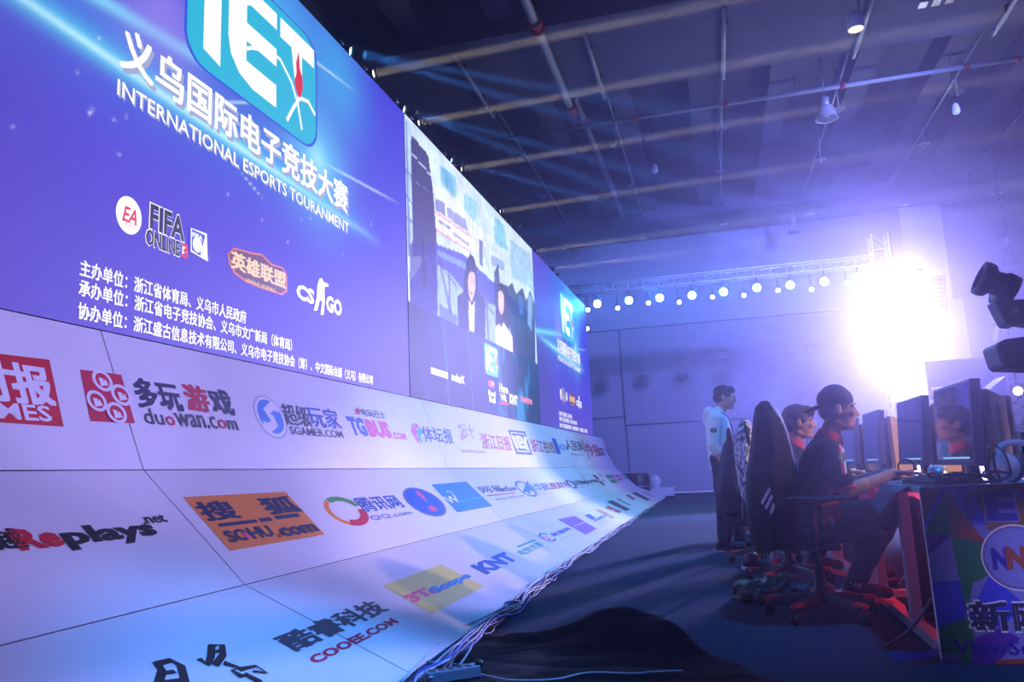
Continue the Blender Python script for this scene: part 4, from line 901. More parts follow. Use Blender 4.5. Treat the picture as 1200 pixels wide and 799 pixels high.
# ---- monitors
M_bez = mat('monitor_bezel', '#5d5f74', .4, .2); M_scr = mat('dark_glass', '#0b0b12', .06, 0, var=0, spec=.9, coat=.6); M_tan = mat('tan_casing', '#b08a5e', .5, var=.15, scale=8)
def monitor(Yc, X, lb, screen=True, first=[None]):
    if first[0] is not None: return dup(first[0], (X, Yc, DZ), None, lb)
    t = thing('monitor', lb, 'monitor', (X, Yc, DZ), 'player monitors facing the screen wall'); first[0] = t
    tilt = Matrix.Rotation(math.radians(4), 3, 'Y'); c = Vector((X, Yc, DZ+.28)); W_, H_ = .31, .195
    T = lambda x, y, z_: c+tilt @ Vector((x, y, z_))
    mb = MB(); vs = [T(x, y, z_) for x in (-.015, .03) for y in (-W_, W_) for z_ in (-H_, H_)]
    mb.add(vs, [(0, 1, 3, 2), (4, 6, 7, 5), (0, 2, 6, 4), (1, 5, 7, 3), (0, 4, 5, 1), (2, 3, 7, 6)]); mb.build('frame', M_bez, t, .004)
    g = .016; MB().add([T(-.017, -W_+g, -H_+g+.01), T(-.017, W_-g, -H_+g+.01), T(-.017, W_-g, H_-g), T(-.017, -W_+g, H_-g)], [(0, 1, 2, 3)]).build('screen', M_scr, t)
    MB().add([T(-.0185, -W_+g+.04, -H_+g+.013), T(-.0185, W_-g-.12, -H_+g+.013), T(-.0185, W_-g-.12, -H_+g+.021), T(-.0185, -W_+g+.04, -H_+g+.021)], [(0, 1, 2, 3)]).build('task_bar', glow('bar_blue', '#8fc8ff', .9), t)
    mb = MB(); vs = [T(.03, -W_*.6, -H_*.7), T(.03, W_*.6, -H_*.7), T(.03, W_*.6, H_*.7), T(.03, -W_*.6, H_*.7), T(.06, -W_*.4, -H_*.5), T(.06, W_*.4, -H_*.5), T(.06, W_*.4, H_*.5), T(.06, -W_*.4, H_*.5)]
    mb.add(vs, [(0, 1, 5, 4), (1, 2, 6, 5), (2, 3, 7, 6), (3, 0, 4, 7), (4, 5, 6, 7), (3, 2, 1, 0)]); mb.build('rear_cover', M_bez, t)
    mb = MB(); mb.prism([T(.035, -.04, -.1), T(.06, -.04, -.1), (X+.07, Yc-.05, DZ+.012), (X+.03, Yc-.05, DZ+.012)], (0, .09, 0)); mb.build('stand_neck', M_bez, t)
    MB().box((X-.06, Yc-.13, DZ), (X+.12, Yc+.13, DZ+.012)).build('stand_foot', M_bez, t, .004); return t
def case(Yc, X, lb, first=[None]):
    if first[0] is not None: return dup(first[0], (X, Yc, DZ), None, lb)
    t = thing('computer_case', lb, 'computer', (X, Yc, DZ), 'tan computer cases behind the monitors'); first[0] = t
    d = Vector((.30, .62, 0)).normalized(); n = Vector((d.y, -d.x, 0)); A = Vector((X, Yc, DZ))
    f = lambda s_, h, o=0.: A+d*s_+n*o+Vector((0, 0, h))
    mb = MB(); mb.prism([f(0, .03, -.03), f(.46, .03, -.03), f(.46, .41, -.03), f(0, .43, -.03)], n*.03); mb.build('side_cover', M_tan, t, .004)
    mb = MB(); mb.prism([f(.0, .03, -.06), f(.5, .03, -.06), f(.5, .40, -.06), f(0, .42, -.06)], n*.028); mb.build('chassis', M_plastic, t, .004)
    mb = MB(); mb.prism([f(.47, .02, -.06), f(.53, .02, -.06), f(.53, .42, -.06), f(.47, .42, -.06)], n*.075); mb.build('front_bezel', mat('front_dark', '#3a3444', .4), t, .004)
    mb = MB()
    for k_ in range(17): mb.prism([f(.16, .09+.0165*k_), f(.23, .09+.0165*k_), f(.23, .098+.0165*k_), f(.16, .098+.0165*k_)], n*.003)
    mb.build('vent', M_plastic, t)
    mb = MB()
    for s_ in (.05, .4): mb.prism([f(s_, 0, -.06), f(s_+.06, 0, -.06), f(s_+.06, .03, -.06), f(s_, .03, -.06)], n*.055)
    mb.build('foot', M_plastic, t); return t
for i, (y, x) in enumerate(((4.19, 1.13), (5.12, 1.14), (6.36, 1.14), (7.4, 1.14), (8.5, 1.14))):
    w_ = ('nearest the camera above the printed end board', 'second from the camera, in front of the capped player', 'third from the camera', 'fourth from the camera', 'farthest along the desks')[i]
    monitor(y, x, 'dark player monitor on the desk, '+w_)
    case(y-.20, x+.10, 'tan vented computer case behind the monitor, '+('nearest', 'second', 'third', 'fourth', 'fifth')[i]+' from the camera')
# half a monitor of the other side, cut by the right edge
p = onY(1197, 505, 4.2); t = thing('monitor', 'pale-edged monitor cut by the right edge of the photo', 'monitor', (p.x+.1, 4.2, DZ))
q = [onY(1192, 505, 4.2), onY(1290, 498, 4.25), onY(1290, 556, 4.25), onY(1197, 557, 4.2)]
MB().prism(q, (.0, .04, 0)).build('frame', M_white, t, .003)
c_ = sum(q, Vector())/4; MB().prism([c_+(v-c_)*.93+Vector((0, -.002, 0)) for v in q], (0, .002, 0)).build('screen', M_scr, t)
cz = sum((v.x for v in q))/4; MB().box((cz-.03, 4.22, DZ), (cz+.03, 4.27, q[2].z+.02)).build('stand_neck', M_bez, t); MB().box((cz-.1, 4.18, DZ), (cz+.1, 4.36, DZ+.012)).build('stand_foot', M_bez, t)
# ---- things lying on the near desk
t = thing('mouse_mat', 'dark teal mouse mat on the near desk with a corner drooping over its edge', 'mouse mat', (1.0, 4.45, DZ))
mb = MB(); vs = []; nx, ny = 12, 14
for j in range(ny+1):
    for i in range(nx+1):
        x = .72+.36*i/nx; y = 4.02+.62*j/ny; z_ = DZ+.004
        if x < .86: x2 = .86-(.86-x)*.55; z_ -= ((.86-x)**.8)*.75*(.6+.4*math.cos((y-4.45)*6)); x = x2-.01
        vs.append((x, y, z_))
mb.add(vs, [(j*(nx+1)+i, j*(nx+1)+i+1, (j+1)*(nx+1)+i+1, (j+1)*(nx+1)+i) for j in range(ny) for i in range(nx)], 0, True)
o = mb.build('mat', mat('mat_teal', '#3d5a6a', .7), t); s_ = o.modifiers.new('thick', 'SOLIDIFY'); s_.thickness = .004; s_.offset = 1
def keyboard(c, lb, rz):
    t = thing('keyboard', lb, 'keyboard', c, None, rz); x, y, z_ = c
    mb = MB(); mb.prism([(x-.07, y-.22, z_), (x+.07, y-.22, z_), (x+.07, y-.22, z_+.028), (x-.07, y-.22, z_+.016)], (0, .44, 0)); mb.build('body', M_plastic, t, .003)
    mb = MB()
    for r_ in range(5):
        for k_ in range(15):
            xx = x-.06+.025*r_; yy = y-.205+.0275*k_; zz = z_+.016+.012*(xx-x+.07)/.14
            mb.box((xx, yy, zz), (xx+.02, yy+.022, zz+.008))
    mb.build('keycaps', mat('keycap_grey', '#4a4c5c', .5), t); return t
keyboard((.99, 5.15, DZ), 'black keyboard under the hands of the capped player', 0)
keyboard((1.0, 6.35, DZ), 'black keyboard of the second player', 0)
keyboard((.98, 4.12, DZ+.006), 'dark keyboard on the near end of the desk by the headset', .1)
M_mouse = mat('mouse_black', '#17171c', .3)
for c, lb in (((1.06, 4.66, DZ), 'black mouse under the right hand of the capped player'), ((1.05, 6.0, DZ), 'black mouse under the hand of the second player')):
    t = thing('mouse', lb, 'mouse', c); melt('shell', [('e', Vector(c)+Vector((0, 0, .012)), (.06, .032, .022)), ('b', Vector(c)+Vector((-.04, -.024, .0)), Vector(c)+Vector((.04, .024, .012)))], M_mouse, t, .005, 2)
    MB().lathe([(.001, -.003), (.008, -.003), (.008, .003), (.001, .003)], Vector(c)+Vector((.03, 0, .032)), (0, 1, 0), 10).build('wheel', M_base, t)
M_hs = mat('headset_white', '#d2d4e2', .35); M_pad = mat('headset_pad', '#5a5c70', .8)
p = onY(1177, 553, 3.98)
t = thing('headset', 'white headset with grey ear pads lying on the near desk corner', 'headset', (p.x, 3.98, DZ))
mb = MB(); mb.lathe([(.001, -.03), (.045, -.03), (.062, -.012), (.066, .006), (.06, .02), (.03, .03), (.001, .032)], (p.x, 3.96, DZ+.07), (-.8, -.6, .15), 24); mb.build('ear_cup', M_hs, t)
mb = MB(); mb.lathe([(.001, -.055), (.04, -.055), (.064, -.045), (.064, -.03), (.04, -.028), (.001, -.028)], (p.x, 3.96, DZ+.07), (-.8, -.6, .15), 24); mb.build('ear_pad', M_pad, t)
mb = MB(); mb.lathe([(.001, -.03), (.045, -.03), (.062, -.012), (.066, .006), (.06, .02), (.001, .032)], (p.x+.16, 4.06, DZ+.07), (.8, .6, .15), 24); mb.build('ear_cup', M_hs, t)
mb = MB(); mb.lathe([(.001, -.055), (.04, -.055), (.064, -.045), (.064, -.03), (.001, -.028)], (p.x+.16, 4.06, DZ+.07), (.8, .6, .15), 24); mb.build('ear_pad', M_pad, t)
mb = MB(); mb.tube(curve_smooth([(p.x-.01, 3.96, DZ+.1), (p.x+.0, 4.0, DZ+.16), (p.x+.08, 4.04, DZ+.18), (p.x+.15, 4.06, DZ+.16), (p.x+.165, 4.06, DZ+.1)], 6), .014, 8); mb.build('headband', M_hs, t)
p = onY(1098, 548, 4.62); t = thing('round_tin', 'silver round webcam tin on the desk between the first two monitors', 'tin', (p.x, 4.62, DZ))
MB().lathe([(.001, 0), (.045, 0), (.047, .004), (.047, .065), (.001, .065)], (p.x, 4.62, DZ), (0, 0, 1), 24).build('can', M_alu, t); MB().ball((p.x, 4.62, DZ+.065), .046, (1, 1, .45), 18).build('lid', M_hs, t)
t = thing('cable_loop', 'black upright loop of cable on the desk before the second monitor', 'cable', onY(1062, 560, 4.9))
c_ = onY(1062, 547, 4.9); c_.z = max(c_.z, DZ+.046); MB().tube([c_+Vector((math.cos(a_)*.042, 0, math.sin(a_)*.042)) for a_ in [2*PI*i/24-PI/2 for i in range(25)]], .005, 8).build('cable', M_plastic, t)
rs = random.Random(11)
cb_ = thing('cable_tangle', 'tangle of black cables and plugs on the near desk in front of the first monitor', 'cables', (1.08, 3.98, DZ))
for k_ in range(9):
    c0 = Vector((1.0+rs.random()*.16, 3.93+rs.random()*.1, DZ+.012)); pts = [c0]
    for i in range(6): pts.append(Vector((min(1.3, max(.95, pts[-1].x+rs.uniform(-.07, .08))), min(4.06, max(3.9, pts[-1].y+rs.uniform(-.05, .05))), DZ+.01+rs.random()*.045)))
    MB().tube(curve_smooth(pts, 5), .005, 6).build('cable', M_plastic, cb_)
for k_ in range(5):
    c0 = Vector((1.03+rs.random()*.12, 3.92+rs.random()*.08, DZ+.02+rs.random()*.03)); mb = MB(); mb.box(c0-Vector((.022, .012, .01)), c0+Vector((.022, .012, .01)), 0, Matrix.Rotation(rs.random()*3, 3, 'Z')); mb.build('plug', (M_plastic, M_alu)[k_ % 2], cb_, .002)
tag(MB().tube(curve_smooth([onY(1157, 522, 3.86), onY(1163, 530, 3.84), onY(1166, 548, 3.86), onY(1172, 560, 3.88)], 6), .006, 8).build('desk_cable', M_plastic), 'black cable hanging down the right edge of the nearest monitor', 'cable')
tag(MB().tube(curve_smooth([onY(1166, 521, 3.9), onY(1176, 530, 3.88), onY(1184, 548, 3.87), onY(1182, 558, 3.87), onY(1172, 562, 3.87), Vector((onY(1160, 564, 3.9).x, 3.9, DZ+.006))], 6), .005, 8).build('desk_cable', M_plastic), 'black cable arching over the white headset', 'cable')
# ---- under the desks
t = thing('light_strip', 'glowing red light strip under the desks', 'light strip', (1.55, 6.2, .6))
MB().box((1.575, 4.1, .585), (1.605, 8.6, .61)).build('tube', glow('strip_red', '#ff3040', 6), t); MB().box((1.605, 4.1, .57), (1.62, 8.6, .625)).build('holder', M_plastic, t)
for y in (4.6, 5.9, 7.3): point('red_strip_light', (1.42, y, .5), 3.5, '#ff2434', .12)
t = thing('power_strip', 'white power strip lying under the desk behind the near chair', 'power strip', (.85, 5.5, 0))
mb = MB(); mb.box((.62, 5.47, .0), (1.08, 5.53, .045)); mb.build('housing', M_white, t, .006)
for k_ in range(7): MB().box((.65+.058*k_, 5.483, .045), (.685+.058*k_, 5.517, .047)).build('socket', M_plastic, t)
# ---- chairs
def chair(lb):
    t = thing('office_chair', lb, 'chair', (0, 0, 0), 'black office chairs of the players')
    for k_ in range(5):
        a_ = 2*PI*k_/5+.35; d = Vector((math.cos(a_), math.sin(a_), 0)); s_ = Vector((-d.y, d.x, 0))
        mb = MB(); vs = []
        for r_, w_, z0, z1 in ((.03, .035, .085, .135), (.16, .03, .075, .118), (.27, .026, .065, .1)):
            vs += [d*r_+s_*w_+Vector((0, 0, z0)), d*r_-s_*w_+Vector((0, 0, z0)), d*r_-s_*w_*.7+Vector((0, 0, z1)), d*r_+s_*w_*.7+Vector((0, 0, z1))]
        fs = [(3, 2, 1, 0), (8, 9, 10, 11)]
        for j in range(2):
            for i in range(4): fs.append((j*4+i, j*4+(i+1) % 4, j*4+4+(i+1) % 4, j*4+4+i))
        mb.add(vs, fs); arm = mb.build('base_arm', M_base, t, .004)
        mb = MB(); mb.prism([d*.235+s_*.0245+Vector((0, 0, .09)), d*.315+s_*.022+Vector((0, 0, .083)), d*.315-s_*.022+Vector((0, 0, .083)), d*.235-s_*.0245+Vector((0, 0, .09))], (0, 0, .018)); mb.build('tip', M_tip, arm, .004)['label'] = 'red tip'
        mb = MB()
        for o_ in (-.016, .016): mb.lathe([(.001, -.009), (.026, -.009), (.031, -.004), (.031, .004), (.026, .009), (.001, .009)], d*.3+s_*o_+Vector((0, 0, .031)), s_, 16)
        mb.frus(d*.3+Vector((0, 0, .03)), d*.3+Vector((0, 0, .085)), .008); mb.build('caster', M_plastic, arm)
    mb = MB(); mb.lathe([(.001, .08), (.045, .08), (.05, .15), (.03, .16), (.028, .28), (.02, .28), (.02, .40), (.001, .4)]); mb.build('gas_column', M_base, t)
    mb = MB(); mb.box((-.14, -.11, .37), (.12, .11, .40)); mb.build('tilt_plate', M_base, t, .006)
    melt('seat', [('c', (-.16, 0, .44), (.2, 0, .445), .2, .21, .2, (0, 1, 0)), ('c', (.2, -.15, .44), (.2, .15, .44), .045, .045), ('c', (-.19, -.16, .455), (.16, -.18, .46), .045, .045), ('c', (-.19, .16, .455), (.16, .18, .46), .045, .045)], M_chair, t, .014, 4)
    melt('backrest', [('c', (-.19, 0, .56), (-.21, 0, 1.0), .22, .2, .20, (0, 1, 0)), ('c', (-.21, 0, 1.0), (-.215, 0, 1.10), .17, .11, .26, (0, 1, 0)), ('c', (-.17, -.18, .6), (-.19, -.19, .9), .045, .045), ('c', (-.17, .18, .6), (-.19, .19, .9), .045, .045)], M_chair, t, .014, 4)
    mb = MB(); mb.tube(curve_smooth([(-.05, 0, .385), (-.2, 0, .385), (-.27, 0, .46), (-.26, 0, .62)], 5), .024, 8); mb.build('back_support', M_base, t)
    for s_ in (-1, 1):
        mb = MB(); mb.tube(curve_smooth([(-.04, s_*.16, .40), (-.03, s_*.27, .42), (-.03, s_*.28, .55), (-.02, s_*.28, .65)], 5), .018, 8); ar = mb.build('armrest', M_base, t)
        melt('arm_pad', [('c', (-.14, s_*.28, .665), (.12, s_*.28, .665), .036, .036, .45, (0, 1, 0))], M_plastic, ar, .008, 2)
    return t
ch = chair('black office chair of the capped player, nearest the camera, a striped jacket over its back')
ch.location = (.50, 4.84, 0)
dup(ch, (.43, 6.1, 0), .0, 'black office chair of the second player, a mottled grey jacket over its back')
dup(ch, (.33, 7.25, 0), .0, 'empty black office chair with a dark hanging jacket, third from the camera')
dup(ch, (.36, 8.75, 0), .3, 'black office chair fourth from the camera, behind the standing man')
dup(ch, (.42, 10.1, 0), -.1, 'black office chair farthest from the camera')
# ---- jackets on the chair backs
def loft(name, secs, mats, parent, n=40, folds=.02, fk=5, seed=0., top=True):
    """hanging cloth: secs = (z, cx, cy, rx, ry) from top to bottom"""
    vs = []; K = len(secs); rows = []
    m_ = 5
    fine = []
    for j in range(K-1):
        for q in range(m_):
            u_ = q/m_; u_ = u_*u_*(3-2*u_)*.4+u_*.6; fine.append([a_*(1-u_)+b_*u_ for a_, b_ in zip(secs[j], secs[j+1])])
    fine.append(list(secs[-1]))
    for j, (z_, cx, cy2, rx, ry) in enumerate(fine):
        dep = j/(len(fine)-1)
        for i in range(n):
            a_ = 2*PI*i/n; f_ = 1+folds/max(.04, min(rx, ry))*dep*(math.sin(fk*a_+seed+dep*2)+.6*noise.noise(Vector((math.cos(a_)*2, math.sin(a_)*2, z_*4+seed))))*.5
            vs.append((cx+rx*math.cos(a_)*f_, cy2+ry*math.sin(a_)*f_, z_+.02*dep*math.sin(3*a_+seed)))
    L_ = len(fine); fs = [(j*n+i, (j+1)*n+i, (j+1)*n+(i+1) % n, j*n+(i+1) % n) for j in range(L_-1) for i in range(n)]
    fs.append(tuple(range(n))); fs.append(tuple(range((L_-1)*n, L_*n)))
    mb = MB(); mb.add(vs, fs, 0, True); return mb.build(name, mats, parent)
M_jk = mat('jacket_black', '#0e0e14', .8, var=.4, scale=25, bump=.3, spec=.3)
t = thing('striped_jacket', 'black jacket with three white stripes draped over the near chair back', 'jacket', (.3, 4.85, .2))
jk = loft('jacket', [(1.235, .295, 4.85, .02, .03), (1.20, .295, 4.84, .055, .10), (1.12, .305, 4.84, .085, .19), (.98, .31, 4.84, .115, .255), (.80, .30, 4.83, .15, .285), (.60, .29, 4.82, .16, .29), (.46, .285, 4.82, .15, .28), (.385, .29, 4.82, .13, .26)], M_jk, t, folds=.022, fk=7)
W_st = mat('stripe_white', '#d4d4e4', .7)
for q in (((902, 577), (906.5, 572), (893, 596), (888.5, 591)),): pass
z7 = lambda x, y: (840+x/3.804, 560+y/3.804)
for q in ((z7(235, 40), z7(243, 52), z7(207, 121), z7(199, 108)), (z7(243, 72), z7(252, 85), z7(224, 143), z7(216, 130)), (z7(250, 108), z7(259, 122), z7(246, 166), z7(236, 152))):
    patch('stripe', [jk], q, W_st, t, 4, 12, .004)
pts = []
bv = world_bvh([jk])
for x, y in ((903, 474), (909, 483), (916, 495), (923, 508), (928, 520), (931, 532), (934, 546), (935.5, 556)):
    h = bv.ray_cast(CAM, ray(x, y).normalized())
    if h[0] is not None: pts.append(h[0]+(CAM-h[0]).normalized()*.004)
if len(pts) > 3: MB().tube(pts, .004, 6).build('piping', W_st, t)
t = thing('mottled_jacket', 'mottled white and grey jacket draped over the second chair back', 'jacket', (.22, 6.1, .4))
m2 = mat('mottled_cloth', '#9a9ca8', .8); nt = m2.node_tree
nz = [n for n in nt.nodes if n.type == 'TEX_NOISE'][0]; nz.inputs['Scale'].default_value = 26
mx = [n for n in nt.nodes if n.type == 'MIX'][0]; cr = nt.nodes.new('ShaderNodeValToRGB'); cr.color_ramp.elements[0].position = .42; cr.color_ramp.elements[0].color = lin('#4a4c5a'); cr.color_ramp.elements[1].position = .58; cr.color_ramp.elements[1].color = lin('#d8d8e0')
nt.links.new(nz.outputs['Fac'], cr.inputs[0]); nt.links.new(cr.outputs[0], nt.nodes['Principled BSDF'].inputs['Base Color'])
loft('jacket', [(1.20, .215, 6.12, .02, .03), (1.16, .21, 6.12, .05, .1), (1.06, .205, 6.12, .075, .2), (.9, .205, 6.12, .085, .27), (.7, .22, 6.12, .085, .28), (.5, .24, 6.12, .065, .26)], m2, t, folds=.016, fk=8, seed=2)
t = thing('dark_jacket', 'dark navy jacket hanging flared from the third chair back', 'jacket', (.15, 7.25, .35))
loft('jacket', [(1.12, .13, 7.25, .03, .05), (1.04, .12, 7.25, .07, .15), (.9, .11, 7.25, .10, .22), (.75, .09, 7.25, .12, .25), (.62, .08, 7.25, .13, .25), (.52, .17, 7.25, .14, .23), (.40, .25, 7.25, .09, .2)], mat('jacket_navy', '#1a1c30', .8, var=.3, scale=25, bump=.3), t, folds=.02, fk=6, seed=1)

# ================================================================ PEOPLE
M_skin = mat('skin', '#c49078', .5, var=.06, scale=20); M_hair = mat('hair_dark', '#161218', .6, var=.4, scale=80); M_hair2 = mat('hair_brown', '#3a241c', .6, var=.4, scale=80)
def rotm(yaw, pitch): return Matrix.Rotation(yaw, 3, 'Z') @ Matrix.Rotation(pitch, 3, 'Y')
def head_prims(c, R_):
    f = lambda x, y, z_: Vector(c)+R_ @ Vector((x, y, z_)); P_ = []
    P_ += [('e', f(-.012, 0, .035), (.098, .077, .088), R_), ('e', f(.02, 0, -.035), (.072, .062, .085), R_), ('c', f(.05, 0, -.085), f(.066, 0, -.092), .03, .026)]
    P_ += [('c', f(-.02, .045, -.07), f(.05, .02, -.095), .024, .022), ('c', f(-.02, -.045, -.07), f(.05, -.02, -.095), .024, .022)]
    P_ += [('c', f(.088, 0, .012), f(.108, 0, -.026), .009, .013), ('e', f(.098, 0, -.03), (.014, .019, .010), R_)]                       # nose
    P_ += [('c', f(.074, -.045, .026), f(.086, -.012, .024), .011, .010), ('c', f(.074, .045, .026), f(.086, .012, .024), .011, .010)]      # brow
    P_ += [('e', f(.07, .038, -.02), (.022, .024, .02), R_), ('e', f(.07, -.038, -.02), (.022, .024, .02), R_)]                            # cheeks
    P_ += [('c', f(.086, -.016, -.055), f(.086, .016, -.055), .008, .008), ('c', f(.083, -.014, -.067), f(.083, .014, -.067), .009, .009)]  # lips
    for s_ in (-1, 1):
        P_ += [('e', f(-.012, s_*.078, -.004), (.020, .009, .033), R_), ('c', f(-.022, s_*.084, .018), f(-.002, s_*.084, .02), .007, .006), ('c', f(-.024, s_*.085, .014), f(-.016, s_*.082, -.02), .007, .006)]
    return P_, f
def hand_prims(w, d, nrm, thumb, curl, sc=1.):
    """w wrist, d along the palm, nrm out of the palm's gripping side, thumb = side the thumb leaves"""
    d = Vector(d).normalized(); nrm = (Vector(nrm)-d*Vector(nrm).dot(d)).normalized(); s_ = Vector(thumb); s_ = (s_-d*s_.dot(d)-nrm*s_.dot(nrm)).normalized(); w = Vector(w); P_ = []
    for off, L, sp in ((.030, .072, .10), (.010, .080, .02), (-.010, .075, -.06), (-.029, .058, -.14)):
        k_ = w+d*(.088 if off > -.02 else .08)*sc+s_*off*sc; P_.append(('c', w+s_*off*.55*sc+d*.005, k_, .0165*sc, .0115*sc))
        p = k_; a_ = 0; dd = (d+s_*sp).normalized()
        for seg, cu in ((.45, curl[0]), (.31, curl[1]), (.24, curl[2])):
            a_ += cu; v = dd*math.cos(a_)+nrm*math.sin(a_); q = p+v*L*seg*sc; P_.append(('c', p, q, .0098*sc, .0086*sc)); p = q
    b_ = w+s_*.022*sc+d*.018*sc+nrm*.006; m_ = b_+(s_*.75+d*.55+nrm*.3).normalized()*.042*sc; e_ = m_+(s_*.3+d*.9+nrm*.25).normalized()*.032*sc; g_ = e_+(d+nrm*.3).normalized()*.024*sc
    P_ += [('c', w+s_*.008, b_, .018*sc, .017*sc), ('c', b_, m_, .016*sc, .012*sc), ('c', m_, e_, .0115*sc, .0105*sc), ('c', e_, g_, .0105*sc, .0088*sc)]
    return P_
def limb(P_, pts, rs_):
    for i in range(len(pts)-1): P_.append(('c', pts[i], pts[i+1], rs_[i], rs_[i+1]))
def eyes(parent, f):
    for s_ in (-1, 1):
        mb = MB(); mb.ball(f(.074, s_*.031, .004), .0118, (1, 1, 1), 12); e = mb.build('eye', mat('eye_white', '#d8d4d4', .2), parent)
        MB().ball(f(.082, s_*.031, .004), .0056, (1, 1, 1), 10).build('iris', mat('iris_dark', '#1a1010', .2), e)
    for s_ in (-1, 1):
        mb = MB(); mb.tube([f(.082, s_*.046, .03), f(.092, s_*.032, .036), f(.094, s_*.014, .032)], [.003, .0042, .003], 6); mb.build('eyebrow', M_hair, parent)
def shoe(name, ank, toe, parent, mu, ms):
    a = Vector(ank); tt = Vector(toe); d = (tt-a); d.z = 0; d.normalize(); up = Vector((0, 0, 1)); slope = (tt-a).normalized()
    heel = a-d*.05; 
    o = melt(name, [('c', heel+up*-.03, a+(tt-a)*.55+up*-.02, .045, .043, .9), ('c', a+(tt-a)*.5+up*-.022, tt+up*-.012, .044, .036, .8), ('c', a+up*.02, a-up*.02, .05, .048)], mu, parent, .009, 3)
    mb = MB(); s_ = Vector((-d.y, d.x, 0)); ol = [(-.09, .032), (-.07, .044), (.05, .046), (.12, .047), (.18, .036), (.215, .014)]; L = (tt-a).length/.17
    poly = [(a+(d*x*L)+s_*y) for x, y in ol]+[(a+(d*x*L)-s_*y) for x, y in reversed(ol)]
    dz = (tt.z-a.z)/max(.01, (Vector((tt.x-a.x, tt.y-a.y, 0))).length); poly = [Vector((p.x, p.y, a.z-.085+((Vector((p.x, p.y, 0))-Vector((a.x, a.y, 0))).dot(d))*dz)) for p in poly]
    mb.prism(poly, (0, 0, .028)); mb.build('sole', ms, o, .005); return o
